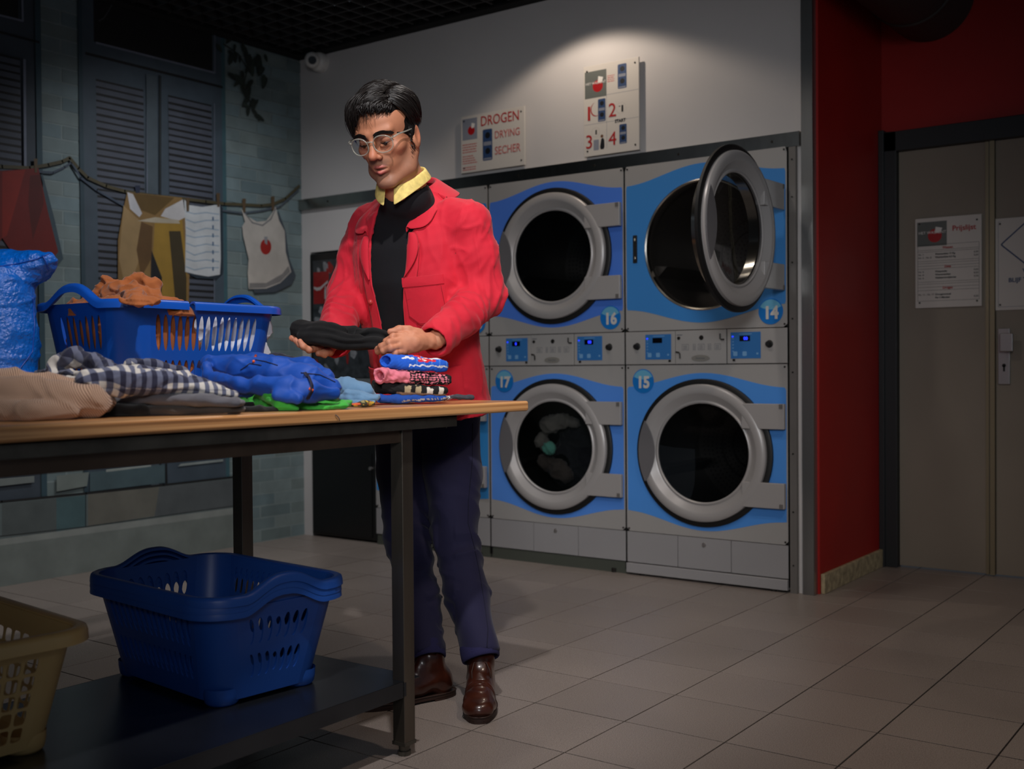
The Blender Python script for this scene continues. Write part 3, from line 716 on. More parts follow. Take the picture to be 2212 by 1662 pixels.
MB().bb((-4.66, 4.541, .62), (-4.60, 4.5418, .77)).build('can_print', mat('can_grey', (140, 146, 150), .4), lp)
MB().bb((-4.735, 4.5435, .03), (-4.285, 4.549, .50)).build('base_panel', mat('vending_black', (16, 16, 17)), vm)
MB().cyl((-4.29, 4.549, .42), (-4.29, 4.535, .42), .010, n=14).build('lock', m_chrome, vm)

# ------------------------------------------------------------------ signs
m_board = mat('sign_board', (206, 200, 192), 0.35)
m_sred = mat('sign_red', (170, 30, 32), 0.5); m_sredp = mat('sign_red_pale', (188, 96, 92), 0.5)
m_sgrey = mat('sign_grey', (98, 102, 98), 0.5); m_sgreyl = mat('sign_grey_light', (134, 138, 150), 0.5)
m_sblue = mat('sign_blue_print', (46, 70, 110), 0.5); m_sblack = mat('sign_black', (20, 22, 28), 0.5)
m_sred2 = mat('sign_red_ball', (168, 18, 24), 0.45); m_swhite = mat('sign_white_print', (226, 222, 216), .5)
EX, EZ = (1, 0, 0), (0, 0, 1)
def sign(label, x0, x1, z0, z1, y, t=.010, off=.020):
    s = thing('wall_sign' if y < 5 else 'door_sign', label, 'sign', ((x0 + x1) / 2, y, z0))
    b = MB().bb((x0, y - off - t, z0), (x1, y - off, z1)).build('board', m_board, s, bevel=.001)
    for xx in (x0 + .02, x1 - .02):
        for zz in (z0 + .025, z1 - .025):
            MB().cyl((xx, y - off - t, zz), (xx, y - off - t - .002, zz), .0045, n=10).build('screw', m_screw, b)
            MB().cyl((xx, y, zz), (xx, y - off, zz), .006, n=8).build('spacer', m_screw, b)
    return s, y - off - t
def flat(mb, P, y, k=0): return mb.prism(P, (0, y - .0002 * k, 0), EX, EZ, (0, -1, 0), .0003)
def R4(a, b, c, d): return [(a, c), (b, c), (b, d), (a, d)]
def circ(cx, cz, r, n=28): return [(cx + r * math.cos(t), cz + r * math.sin(t)) for t in np.linspace(0, 2 * math.pi, n + 1)[:-1]]
def logo(s, y, x0, x1, z0, z1, mg, letters=True):
    q = MB(); flat(q, R4(x0, x1, z0, z1), y); q = q.build('logo_square', mg, s)
    w, h = x1 - x0, z1 - z0; cx, cz = x0 + w * .60, z0 + h * .42
    flat(MB(), circ(cx, cz, w * .235), y, 1).build('logo_ball', m_sred2, q)
    flat(MB(), [(cx, cz + h * .14), (cx + w * .03, cz + h * .36), (cx + w * .25, cz + h * .30), (cx + w * .20, cz + h * .14), (cx + w * .08, cz + h * .10)], y, 2).build('logo_cloth', m_swhite, q)
    if letters: text('lettering', 'HET WASPUNT', w * .135, m_swhite, q, (x0 + w * .05, y - .0012, z0 + h * .50), EX, EZ)
def machine_icon(s, y, x0, x1, z0, z1, c):
    q = MB(); flat(q, rr((x1 - x0) / 2, (z1 - z0) / 2, (x1 - x0) * .12, 3, (x0 + x1) / 2, (z0 + z1) / 2), y); q = q.build('machine_picture', c, s)
    w = x1 - x0; h = z1 - z0; cx = (x0 + x1) / 2; 
    for hh in (.80, .30): flat(MB(), circ(cx + w * .02, z0 + h * hh, w * .26, 18), y, 2).build('picture_door', m_sblack, q)
    k = MB(); flat(k, R4(x0 + w * .1, x1 - w * .1, z0 + h * .48, z0 + h * .60), y, 1); flat(k, R4(x0 + w * .1, x1 - w * .1, z0 + h * .03, z0 + h * .08), y, 1); stuff(k.build('picture_panel', m_sgreyl, q))
s1, y = sign('white sign reading DROGEN DRYING SECHER, left of the taller numbered sign', -3.612, -3.206, 1.996, 2.290, 4.56)
logo(s1, y, -3.602, -3.505, 2.165, 2.275, m_sgreyl, False)
text('title_lettering', 'DROGEN', .072, m_sred, s1, (-3.235, y - .0012, 2.225), EX, EZ, align='RIGHT', sx=.82)
text('title_lettering', 'DRYING', .054, m_sredp, s1, (-3.232, y - .0012, 2.150), EX, EZ, align='RIGHT', sx=.80)
text('title_lettering', 'SECHER', .058, m_sredp, s1, (-3.230, y - .0012, 2.068), EX, EZ, align='RIGHT', sx=.80)
machine_icon(s1, y, -3.470, -3.408, 2.045, 2.205, m_sblue)
def fine_lines(s, y, x0, x1, z, n, step, mt, seed=1):
    q = MB(); r = random.Random(seed)
    for k in range(n):
        x = x0; xe = x1 - r.uniform(0, .3) * (x1 - x0)
        while x < xe:
            L = r.uniform(.006, .016); flat(q, R4(x, min(x + L, xe), z - k * step, z - k * step + step * .45), y); x += L + .003
    q.build('small_print', mt, s, fix=False)
fine_lines(s1, y, -3.602, -3.505, 2.138, 4, .013, m_sredp, 1); fine_lines(s1, y, -3.602, -3.505, 2.078, 4, .012, m_sredp, 2); fine_lines(s1, y, -3.602, -3.51, 2.020, 2, .012, m_sredp, 3)
s2, y = sign('tall white sign with big red numbers 1 to 4 above the dryers', -2.855, -2.552, 1.992, 2.424, 4.56)
logo(s2, y, -2.848, -2.727, 2.268, 2.396, m_sgrey)
machine_icon(s2, y, -2.665, -2.617, 2.290, 2.405, m_sblue); fine_lines(s2, y, -2.722, -2.68, 2.358, 4, .009, m_sredp, 4)
text('number', '1', .092, m_sred, s2, (-2.848, y - .0012, 2.165), EX, EZ, bold=.002); text('number', '2', .092, m_sred, s2, (-2.718, y - .0012, 2.165), EX, EZ)
text('number', '3', .092, m_sred, s2, (-2.848, y - .0012, 2.030), EX, EZ); text('number', '4', .092, m_sred, s2, (-2.718, y - .0012, 2.030), EX, EZ)
machine_icon(s2, y, -2.775, -2.733, 2.150, 2.258, m_sblue); machine_icon(s2, y, -2.658, -2.618, 2.030, 2.122, m_sblue)
arc = [(-2.775 + .03 * math.cos(t) - .012, 2.212 + .033 * math.sin(t)) for t in np.linspace(1.9, 5.4, 16)]
mb = MB()
for a, b in zip(arc[:-1], arc[1:]): flat(mb, [(a[0], a[1]), (b[0], b[1]), (b[0] * .985 + -2.787 * .015 + .004, b[1] + .003), (a[0] + .006, a[1] + .003)], y, 3)
mb.build('curved_arrow', m_sred, s2, fix=False)
k = MB(); flat(k, R4(-2.646, -2.636, 2.180, 2.212), y); flat(k, R4(-2.66, -2.652, 2.206, 2.210), y); flat(k, R4(-2.790, -2.782, 2.092, 2.114), y)
for c in ((-2.648, 2.198, .026), (-2.790, 2.102, .022)):
    for t in np.linspace(0, 6.28, 20): flat(k, R4(c[0] + c[2] * math.cos(t), c[0] + c[2] * math.cos(t) + .0015, c[1] + c[2] * math.sin(t), c[1] + c[2] * math.sin(t) + .0015), y)
k.build('coin_picture', m_sblack, s2, fix=False)
flat(MB(), rr(.015, .025, .004, 2, -2.786, 2.042), y).build('washer_picture', m_sgreyl, s2)
k = MB(); flat(k, [(-2.765, 2.03), (-2.758, 2.068), (-2.748, 2.072), (-2.741, 2.06), (-2.740, 2.028), (-2.745, 2.018), (-2.762, 2.018)], y); k = k.build('figure_picture', m_sblack, s2)
flat(MB(), circ(-2.754, 2.080, .008, 12), y).build('figure_head', mat('figure_brown', (104, 66, 44), .6), k)
text('lettering', 'START', .020, m_sblack, s2, (-2.682, y - .0012, 2.134), EX, EZ, bold=.0006)
gl = MB(); flat(gl, R4(-2.853, -2.554, 2.143, 2.1445), y); flat(gl, R4(-2.726, -2.554, 2.272, 2.2735), y); flat(gl, R4(-2.728, -2.7265, 2.02, 2.27), y); gl.build('grid_lines', m_sgreyl, s2)
s3, y = sign('price list sign on the left grey door', -1.547, -1.248, 1.248, 1.673, 5.42, .008, .006)
logo(s3, y, -1.538, -1.402, 1.540, 1.655, m_sgrey)
text('title_lettering', 'Prijslijst', .034, m_sred, s3, (-1.325, y - .0012, 1.605), EX, EZ, align='CENTER', bold=.0006)
tb = MB()
for z in (1.545, 1.520, 1.512, 1.468, 1.458, 1.445, 1.432, 1.370, 1.360, 1.345, 1.330, 1.280): flat(tb, R4(-1.536, -1.258, z, z + .0012), y)
for x in (-1.536, -1.2592): flat(tb, R4(x, x + .0012, 1.280, 1.545), y)
tb.build('table_rules', m_sblack, s3, fix=False)
for z, t in ((1.525, 'Wassen'), (1.436, 'Zeep'), (1.336, 'Drogen')): text('heading', t, .015, m_sred, s3, (-1.398, y - .0012, z), EX, EZ, align='CENTER', bold=.0004)
for z, a, b, c in ((1.497, 'Nr. 1', 'Wasmachine 13 Kg', '6,00'), (1.482, 'Nr. 2 - Nr. 8', 'Wasmachine 6,5 Kg', '5,00'), (1.415, 'Nr. 0', 'Waspoeder', '0,50'), (1.400, 'Nr. 0', 'Wasverzachter', '0,50'), (1.385, 'Nr. 0', 'Vlekkenverwijderaar', '0,50'), (1.307, 'Nr. 11 - Nr. 17', 'Droogtrommel', ''), (1.292, '', 'Per 5 Minuten', '0,50')):
    text('price_row', a, .0115, m_sblack, s3, (-1.532, y - .0012, z), EX, EZ); text('price_row', b, .0115, m_sblack, s3, (-1.455, y - .0012, z), EX, EZ, bold=.0003); text('price_row', c, .0115, m_sblack, s3, (-1.262, y - .0012, z), EX, EZ, align='RIGHT')
s4, y = sign('white notice with a blue diamond frame on the right grey door, above its handle', -1.190, -.74, 1.225, 1.645, 5.42, .004, .002)
m_navy = mat('notice_navy', (38, 62, 104), .5)
fr = MB(); cxx = -.965
D = rr(.225, .225, .001, 1); 
for r0, w_ in ((.185, .007),):
    pts = [(cxx - .195, 1.525), (cxx - .015, 1.665), (cxx + .015, 1.665), (cxx + .195, 1.525), (cxx + .015, 1.385), (cxx - .015, 1.385)]
    pts = [(-1.155, 1.535), (-1.165, 1.525), (-1.155, 1.515), (-1.045, 1.415), (-.965, 1.395), (-.885, 1.415), (-.775, 1.515), (-.765, 1.525), (-.775, 1.535), (-.87, 1.62), (-.90, 1.632), (-1.03, 1.632), (-1.06, 1.62)]
    for a, b in zip(pts, pts[1:] + pts[:1]):
        dx, dz = b[0] - a[0], b[1] - a[1]; L = math.hypot(dx, dz); nx, nz = -dz / L * .003, dx / L * .003
        flat(fr, [(a[0] + nx, a[1] + nz), (b[0] + nx, b[1] + nz), (b[0] - nx, b[1] - nz), (a[0] - nx, a[1] - nz)], y)
fr.build('diamond_frame', m_navy, s4)
bd = MB()
for a in (R4(-1.178, -.752, 1.240, 1.2412), R4(-1.178, -1.1768, 1.24, 1.63), R4(-.7532, -.752, 1.24, 1.63), R4(-1.178, -1.165, 1.629, 1.630)): flat(bd, a, y)
bd.build('border_print', m_navy, s4)
for z, t, h in ((1.632, 'CORONAMAATREGELEN', .013), (1.580, 'Houd', .022), (1.560, 'voldoende', .022), (1.540, 'afstand', .022), (1.490, '<- 1,5 M ->', .028), (1.392, 'VERMIJD DRUKTE', .028), (1.352, 'BLIJF THUIS BIJ KLACHTEN', .027), (1.312, 'HOEST IN UW', .028), (1.275, 'ELLEBOOG', .028)):
    text('lettering', t, h, m_navy, s4, (-.965 if 'BLIJF' not in t else -.975, y - .0009, z), EX, EZ, align='CENTER', bold=.0006)

# ------------------------------------------------------------------ work table
TZ = 0.884; TX1, TX0, TY1, TY0 = -1.800, -2.80, 2.556, -0.10
def wood_mat():
    M = bpy.data.materials.new('laminated_wood'); M.use_nodes = True; nt = M.node_tree; b = nt.nodes['Principled BSDF']
    g = nt.nodes.new('ShaderNodeNewGeometry'); mp = nt.nodes.new('ShaderNodeMapping'); mp.inputs['Scale'].default_value = (24, 1.0, 150)
    nt.links.new(g.outputs['Position'], mp.inputs[0])
    n = nt.nodes.new('ShaderNodeTexNoise'); n.inputs['Scale'].default_value = 1.0; n.inputs['Detail'].default_value = 4; n.inputs['Distortion'].default_value = .3
    nt.links.new(mp.outputs[0], n.inputs['Vector'])
    r = nt.nodes.new('ShaderNodeValToRGB'); e = r.color_ramp.elements
    e[0].position = .34; e[0].color = s2l((140, 92, 54)) + (1,); e[1].position = .62; e[1].color = s2l((222, 166, 110)) + (1,)
    e2 = r.color_ramp.elements.new(.48); e2.color = s2l((198, 140, 88)) + (1,)
    nt.links.new(n.outputs['Fac'], r.inputs[0]); nt.links.new(r.outputs[0], b.inputs['Base Color'])
    b.inputs['Roughness'].default_value = .33; b.inputs['Coat Weight'].default_value = .3; b.inputs['Coat Roughness'].default_value = .2
    return M
m_wood = wood_mat()
tb = thing('work_table', 'long laundry folding table with a wooden top on a square steel frame', 'table', ((TX0 + TX1) / 2, 1.1, 0))
MB().bb((TX0, TY0, TZ - .029), (TX1, TY1, TZ)).build('tabletop', m_wood, tb, bevel=.007, bseg=4)
m_raw = mat('raw_steel', (96, 92, 84), 0.42, 0.75, var=0.35, vs=10, bump=.05, bs=90)
m_rail = mat('brown_steel_rail', (92, 76, 64), 0.42, 0.65, var=0.2, vs=8)
m_shelf = mat('dark_steel_sheet', (74, 78, 84), 0.26, 0.85, var=0.25, vs=4, bump=.02, bs=30)
m_leg = mat('steel_leg', (112, 104, 94), 0.36, 0.85, var=0.25, vs=12, aniso=(1, 1, .15))
ap = MB(); ap.bb((-1.832, TY0 + .1, .825), (-1.828, 2.265, .855)); ap.bb((-1.865, TY0 + .1, .850), (-1.828, 2.265, .855)); ap.bb((-2.53, TY0 + .1, .825), (-2.526, 2.265, .855)); ap.bb((-2.526, 2.225, .822), (-1.832, 2.229, .855))
ap.build('apron', m_raw, tb)
LX, LY = (-1.865, -2.470), (2.088, 0.05)
rl = MB().bb((-1.879, 0.05, .792), (-1.851, 2.07, .825)).build('rail', m_rail, tb, bevel=.002)
MB().bb((-2.484, 0.05, .792), (-2.456, 2.07, .825)).build('rail', m_rail, tb, bevel=.002)
MB().bb((-2.45, 2.074, .79), (-1.885, 2.102, .825)).build('rail', m_rail, tb, bevel=.002)
for lx in LX:
    for ly in LY:
        lg = MB().bb((lx - .02, ly - .02, .034), (lx + .02, ly + .02, .853)).build('leg', m_leg, tb, bevel=.002)
        MB().bb((lx - .0215, ly - .0215, .028), (lx + .0215, ly + .0215, .037)).cyl((lx, ly, .010), (lx, ly, .03), .013, .016, 16).cyl((lx, ly, 0), (lx, ly, .011), .017, n=16).build('foot', m_raw, lg)
sh = MB(); sh.bb((-2.505, .04, .190), (-1.846, 2.128, .193)); sh.bb((-1.849, .04, .152), (-1.846, 2.066, .193)); sh.bb((-2.505, .04, .152), (-2.502, 2.066, .193)); sh.bb((-2.45, 2.125, .152), (-1.89, 2.128, .193)); sh.bb((-1.846, 2.066, .155), (-1.844, 2.075, .190))
sh.build('shelf', m_shelf, tb, bevel=.0012)
MB().tube([(-1.7985, 1.803, .861), (-1.797, 1.80, .866), (-1.7975, 1.795, .871), (-1.7985, 1.79, .874)], .0012, 6).build('staple', m_chrome, tb)
# ------------------------------------------------------------------ laundry baskets
def basket_meshes(Lt, Wt, Lb, Wb, H, r, longrows, shortrows, mt, lip=.022, drop=.017, arch=.036, feet=True, crack=None, skip=None, ofs_rows=True):
    def hl(t): return (Lb + (Lt - Lb) * t) / 2
    def hw(t): return (Wb + (Wt - Wb) * t) / 2
    def P(seg, u, t):
        a, b = hl(t), hw(t); z = H * t
        if seg == 0: return (u * (a - r), -b, z)
        if seg == 1: return (a, u * (b - r), z)
        if seg == 2: return (-u * (a - r), b, z)
        return (-a, -u * (b - r), z)
    def corner(k, f, t):
        a, b = hl(t), hw(t); c = [(a - r, -b + r), (a - r, b - r), (-a + r, b - r), (-a + r, -b + r)][k]
        th = math.radians(-90 + 90 * k + 90 * f); return (c[0] + r * math.cos(th), c[1] + r * math.sin(th), H * t)
    mb = MB()
    def solid(seg, u0, u1, t0, t1, nu=1):
        for k in range(nu):
            a, b = u0 + (u1 - u0) * k / nu, u0 + (u1 - u0) * (k + 1) / nu
            mb.add([P(seg, a, t0), P(seg, b, t0), P(seg, b, t1), P(seg, a, t1)], [(0, 1, 2, 3)])
    def cell(seg, u0, u1, t0, t1, uc, tc, ru, rt, p=2.0, n=20):
        angs = sorted([2 * math.pi * i / n for i in range(n)] + [math.atan2(y - 0, x - 0) % (2 * math.pi) for x, y in (((u1 - uc) / ru, (t1 - tc) / rt), ((u0 - uc) / ru, (t1 - tc) / rt), ((u0 - uc) / ru, (t0 - tc) / rt), ((u1 - uc) / ru, (t0 - tc) / rt))])
        V = []
        for a in angs:
            c, s = math.cos(a), math.sin(a); k = (abs(c) ** p + abs(s) ** p) ** (-1 / p)
            V.append(P(seg, uc + ru * k * c, tc + rt * k * s))
            q = 1e9
            if c > 1e-6: q = min(q, (u1 - uc) / ru / c)
            if c < -1e-6: q = min(q, (u0 - uc) / ru / c)
            if s > 1e-6: q = min(q, (t1 - tc) / rt / s)
            if s < -1e-6: q = min(q, (t0 - tc) / rt / s)
            V.append(P(seg, uc + ru * q * c, tc + rt * q * s))
        m_ = len(angs); mb.add(V, [(2 * i, 2 * i + 1, 2 * ((i + 1) % m_) + 1, 2 * ((i + 1) % m_)) for i in range(m_)])
    for seg in range(4):
        rows = longrows if seg % 2 == 0 else shortrows
        tcur = 0.0
        for (t0, t1, n, um, wfrac, hfrac, p, alt) in rows:
            solid(seg, -1, 1, tcur, t0, 4); solid(seg, -1, -um, t0, t1); solid(seg, um, 1, t0, t1)
            for k in range(n):
                a, b = -um + 2 * um * k / n, -um + 2 * um * (k + 1) / n; tm_ = (t0 + t1) / 2; hh = (t1 - t0) / 2 * hfrac
                if alt: hh *= (1.0 if abs(k - (n - 1) / 2) > .6 else .8)
                cell(seg, a, b, t0, t1, (a + b) / 2, tm_, (b - a) / 2 * wfrac, hh, p)
            tcur = t1
        if skip is not None and seg == skip[0]:
            solid(seg, -1, skip[1], tcur, 1.0, 4); solid(seg, skip[2], 1, tcur, 1.0, 4)
        else: solid(seg, -1, 1, tcur, 1.0, 6)
        ts = [0, .25, .5, .75, 1.0]
        for j in range(6):
            for t0, t1 in zip(ts[:-1], ts[1:]):
                mb.add([corner(seg, j / 6, t0), corner(seg, (j + 1) / 6, t0), corner(seg, (j + 1) / 6, t1), corner(seg, j / 6, t1)], [(0, 1, 2, 3)])
    # bottom
    ring = []
    for k in range(4):
        ring.append(P(k, -1, 0)); ring.append(P(k, 1, 0))
        for j in range(1, 6): ring.append(corner(k, j / 6, 0))
    inner = [(x * .93, y * .93, -.006) for x, y, z in ring]; m_ = len(ring)
    mb.add(ring + inner, [(m_ + i, m_ + (i + 1) % m_, (i + 1) % m_, i) for i in range(m_)] + [tuple(range(m_, 2 * m_))[::-1]])
    # rim sweep
    pts = []
    for k in range(4):
        nseg = 40
        for j in range(nseg):
            u = -1 + 2 * j / nseg; p = P(k, u, 1); th = math.radians(-90 + 90 * k); nrm = (math.cos(th), math.sin(th))
            h = 0.0
            if k % 2 == 1:
                v = u * (hw(1) - r); q = min(1.0, abs(v) / .118)
                h = arch * (1 - (q * q * (3 - 2 * q)) ** 1.4) if q < 1 else 0
            pts.append((p, nrm, h, k, u))
        for j in range(6):
            f = j / 6; th = math.radians(-90 + 90 * k + 90 * f); pts.append((corner(k, f, 1), (math.cos(th), math.sin(th)), 0.0, -1, f))
    prof = [(0, -.003), (.001, .003), (.006, .0055), (lip * .6, .006), (lip * .9, .003), (lip, -.004), (lip + .001, -drop), (lip - .002, -drop), (lip - .003, -.004), (lip * .6, .001), (.004, -.001)]
    def sweep(mb2, seq, closed):
        k = len(prof); V = []
        for p, nrm, h, kk, u in seq:
            for o, dz in prof: V.append((p[0] + nrm[0] * o, p[1] + nrm[1] * o, p[2] + dz + h))
        n = len(seq); F = []
        for i in range(n if closed else n - 1):
            for j in range(k): F.append((i * k + j, i * k + (j + 1) % k, ((i + 1) % n) * k + (j + 1) % k, ((i + 1) % n) * k + j))
        if not closed: F += [tuple(range(k)), tuple(range((n - 1) * k, n * k))[::-1]]
        mb2.add(V, F)
    rm = MB()
    if crack is None: sweep(rm, pts, True)
    else:
        i0 = [i for i, q in enumerate(pts) if q[3] == crack[0] and q[4] >= crack[1]][0]
        seq = pts[i0 + 1:] + pts[:i0]; sweep(rm, seq, False)
    ft = []
    if feet:
        for sx in (-1, 1):
            for sy in (-1, 1):
                ft.append(MB().lathe([(0, -.013), (.034, -.013), (.040, -.006), (.043, .010), (.044, .028)], (sx * (hl(0) - .040), sy * (hw(0) - .040), 0), 2, 24))
    return mb, rm, ft
def make_basket(label, mt, loc, rotz, group=None, name='laundry_basket', **kw):
    b = thing(name, label, 'basket', loc, rotz, group, local=True)
    w, rm, ft = basket_meshes(mt=mt, **kw)
    o = w.build('body', mt, b, smooth=True, angle=30, fix='merge')
    so = o.modifiers.new('s', 'SOLIDIFY'); so.thickness = .0028; so.offset = -1; es_ = o.modifiers.new('e', 'EDGE_SPLIT'); es_.split_angle = math.radians(32)
    rm.build('rim', mt, b, smooth=True, angle=50)
    for q in ft: q.build('foot', mt, b, smooth=True)
    return b
def plastic(name, c, r=.32):
    return mat(name, c, r, var=.05, vs=5, bump=.03, bs=40, spec=.5)
m_bb = plastic('blue_plastic', (20, 86, 190), .30)
m_bbd = plastic('shaded_blue_plastic', (28, 76, 158), .42)  # same blue as the table basket, darkened for the shade on the shelf
m_beige = plastic('beige_plastic', (226, 188, 124), .34)
LR = [(.18, .50, 15, .93, .80, .84, 2, False), (.56, .90, 15, .93, .80, .9, 2, False)]
SR = [(.18, .50, 7, .80, .76, .80, 2, True), (.56, .88, 7, .80, .76, .88, 2, True)]
kw = dict(Lt=.556, Wt=.386, Lb=.47, Wb=.30, H=.222, r=.07, longrows=LR, shortrows=SR)
B1 = make_basket('shaded blue laundry basket at the bottom of the stack of three on the steel shelf', m_bbd, (-2.262, 1.818, .2062), math.radians(-6), 'stacked blue baskets on the shelf', **kw)
B2 = copy_tree(B1); B2.location.z += .0145; B2['label'] = 'shaded blue laundry basket in the middle of the stack of three on the steel shelf'
B3 = copy_tree(B1); B3.location.z += .029; B3.location.x += .003; B3.rotation_euler.z += .012; B3['label'] = 'shaded blue laundry basket on top of the stack of three, open and empty'
for b_ in (B2, B3):
    for ch in list(b_.children):
        if ch.name.startswith('foot'): bpy.data.objects.remove(ch)
kw2 = dict(Lt=.535, Wt=.375, Lb=.465, Wb=.305, H=.252, r=.075, longrows=[(.10, .45, 15, .93, .80, .86, 2, False), (.50, .90, 15, .93, .80, .92, 2, False)],
           shortrows=[(.10, .45, 7, .85, .68, .80, 2, True), (.50, .90, 7, .85, .68, .88, 2, True)], arch=.044, crack=(2, -.42), skip=(2, -.46, -.40))
BT = make_basket('bright blue basket with a broken rim on the table, holding brown and white clothes', m_bb, (-2.545, 1.885, TZ + .0132), math.radians(92 + 180), None, **kw2)
GR = lambda n, um, rows, h0, h1: [(h0 + (h1 - h0) * i / rows, h0 + (h1 - h0) * (i + 1) / rows, n, um, .80, .84, 4.5, False) for i in range(rows)]
kw3 = dict(Lt=.56, Wt=.38, Lb=.46, Wb=.29, H=.238, r=.055, longrows=GR(9, .9, 5, .08, .82), shortrows=GR(6, .85, 5, .08, .82) + [(.85, .975, 1, .52, .94, .86, 6, False)], lip=.030, drop=.024, arch=0.0)
BE = make_basket('beige laundry basket with square holes at the front end of the steel shelf', m_beige, (-2.360, 1.158, .2062), math.radians(-6), None, **kw3)
# ------------------------------------------------------------------ implicit-surface modelling kit
f32 = np.float32
class Field:
    def __init__(s, lo, hi, h):
        s.lo = np.array(lo, float); s.h = h
        s.n = (np.ceil((np.array(hi) - s.lo) / h).astype(int) + 1)
        s.F = np.full(s.n, 0.05, f32)
        s.ax = [(s.lo[i] + h * np.arange(s.n[i])).astype(f32) for i in range(3)]
    def sub(s, lo, hi, m):
        sl = []
        for i in range(3):
            a = max(0, int((lo[i] - m - s.lo[i]) / s.h)); b = min(s.n[i], int((hi[i] + m - s.lo[i]) / s.h) + 2)
            sl.append(slice(a, max(a, b)))
        sl = tuple(sl)
        return sl, s.ax[0][sl[0]][:, None, None], s.ax[1][sl[1]][None, :, None], s.ax[2][sl[2]][None, None, :]
    def op(s, lo, hi, fn, k=.01, mode='add', m=.03):
        sl, x, y, z = s.sub(lo, hi, m + k)
        if min(s.F[sl].shape) == 0: return s
        d = fn(x, y, z); a = s.F[sl]
        if mode == 'add':
            hh = np.maximum(k - np.abs(a - d), 0) / max(k, 1e-6); s.F[sl] = np.minimum(a, d) - hh * hh * k * .25
        else:
            d = -d; hh = np.maximum(k - np.abs(a - d), 0) / max(k, 1e-6); s.F[sl] = np.maximum(a, d) + hh * hh * k * .25
        return s
    def ell(s, c, r, k=.01, mode='add', R=None):
        c = np.array(c, float); r = np.array(r, float); rm = r.max()
        def fn(x, y, z):
            X, Y, Z = x - c[0], y - c[1], z - c[2]
            if R is not None: X, Y, Z = (R[0][0] * X + R[1][0] * Y + R[2][0] * Z, R[0][1] * X + R[1][1] * Y + R[2][1] * Z, R[0][2] * X + R[1][2] * Y + R[2][2] * Z)
            q = np.sqrt((X / r[0]) ** 2 + (Y / r[1]) ** 2 + (Z / r[2]) ** 2)
            g = np.sqrt((X / r[0] ** 2) ** 2 + (Y / r[1] ** 2) ** 2 + (Z / r[2] ** 2) ** 2) + 1e-6
            return (q * (q - 1) / g).astype(f32)
        rr_ = r if R is None else np.full(3, rm)
        return s.op(c - rr_, c + rr_, fn, k, mode)
    def cap(s, a, b, ra, rb=None, k=.01, mode='add', flat=None):
        a = np.array(a, float); b = np.array(b, float); rb = ra if rb is None else rb; d = b - a; L2 = d @ d
        def fn(x, y, z):
            X, Y, Z = x - a[0], y - a[1], z - a[2]
            t = np.clip((X * d[0] + Y * d[1] + Z * d[2]) / L2, 0, 1)
            X = X - t * d[0]; Y = Y - t * d[1]; Z = Z - t * d[2]
            q = X * X + Y * Y + Z * Z
            if flat is not None:   # (direction, factor): squash along a direction
                n, f = flat; w = X * n[0] + Y * n[1] + Z * n[2]; q = q + w * w * (f * f - 1)
            return (np.sqrt(q) - (ra + (rb - ra) * t)).astype(f32)
        R = max(ra, rb); return s.op(np.minimum(a, b) - R, np.maximum(a, b) + R, fn, k, mode)
    def limb(s, pts, rs, k=.02, mode='add', flat=None):
        for i in range(len(pts) - 1): s.cap(pts[i], pts[i + 1], rs[i], rs[i + 1], k, mode, flat)
        return s
    def mesh(s):
        F = s.F; S = F < 0; n = s.n
        acc = np.zeros(np.array(S.shape) - 1, np.int8)
        for i in (0, 1):
            for j in (0, 1):
                for k in (0, 1): acc += S[i:n[0] - 1 + i, j:n[1] - 1 + j, k:n[2] - 1 + k]
        C = np.argwhere((acc > 0) & (acc < 8)); idx = np.full(acc.shape, -1, np.int32); idx[tuple(C.T)] = np.arange(len(C))
        V = np.zeros((len(C), 3)); cnt = np.zeros(len(C))
        for ax in range(3):
            o1, o2 = [q for q in range(3) if q != ax]
            for i in (0, 1):
                for j in (0, 1):
                    p = C.copy(); p[:, o1] += i; p[:, o2] += j; q = p.copy(); q[:, ax] += 1
                    fa, fb = F[tuple(p.T)], F[tuple(q.T)]; mk = (fa < 0) != (fb < 0)
                    t = np.where(mk, fa / np.where(mk, fa - fb, 1), 0)
                    P = p.astype(float); P[:, ax] += t; V[mk] += P[mk]; cnt[mk] += 1
        V = V / cnt[:, None] * s.h + s.lo
        faces = []
        for ax in range(3):
            o1, o2 = (ax + 1) % 3, (ax + 2) % 3
            A = np.take(S, range(0, n[ax] - 1), ax); B = np.take(S, range(1, n[ax]), ax); D = A != B
            E = np.argwhere(D); E = E[(E[:, o1] > 0) & (E[:, o2] > 0) & (E[:, o1] < n[o1] - 1) & (E[:, o2] < n[o2] - 1)]
            def I(d1, d2):
                q = E.copy(); q[:, o1] -= d1; q[:, o2] -= d2; return idx[tuple(q.T)]
            Q = np.stack([I(1, 1), I(0, 1), I(0, 0), I(1, 0)], 1); fl_ = A[tuple(E.T)]
            Q[~fl_] = Q[~fl_][:, ::-1]; faces.append(Q)
        Q = np.concatenate(faces); Q = Q[(Q >= 0).all(1)]
        return V, Q
def vnormals(V, Q):
    a = V[Q[:, 2]] - V[Q[:, 0]]; b = V[Q[:, 3]] - V[Q[:, 1]]; n = np.cross(a, b); N = np.zeros_like(V)
    for i in range(4): np.add.at(N, Q[:, i], n)
    return N / (np.linalg.norm(N, axis=1, keepdims=True) + 1e-12)
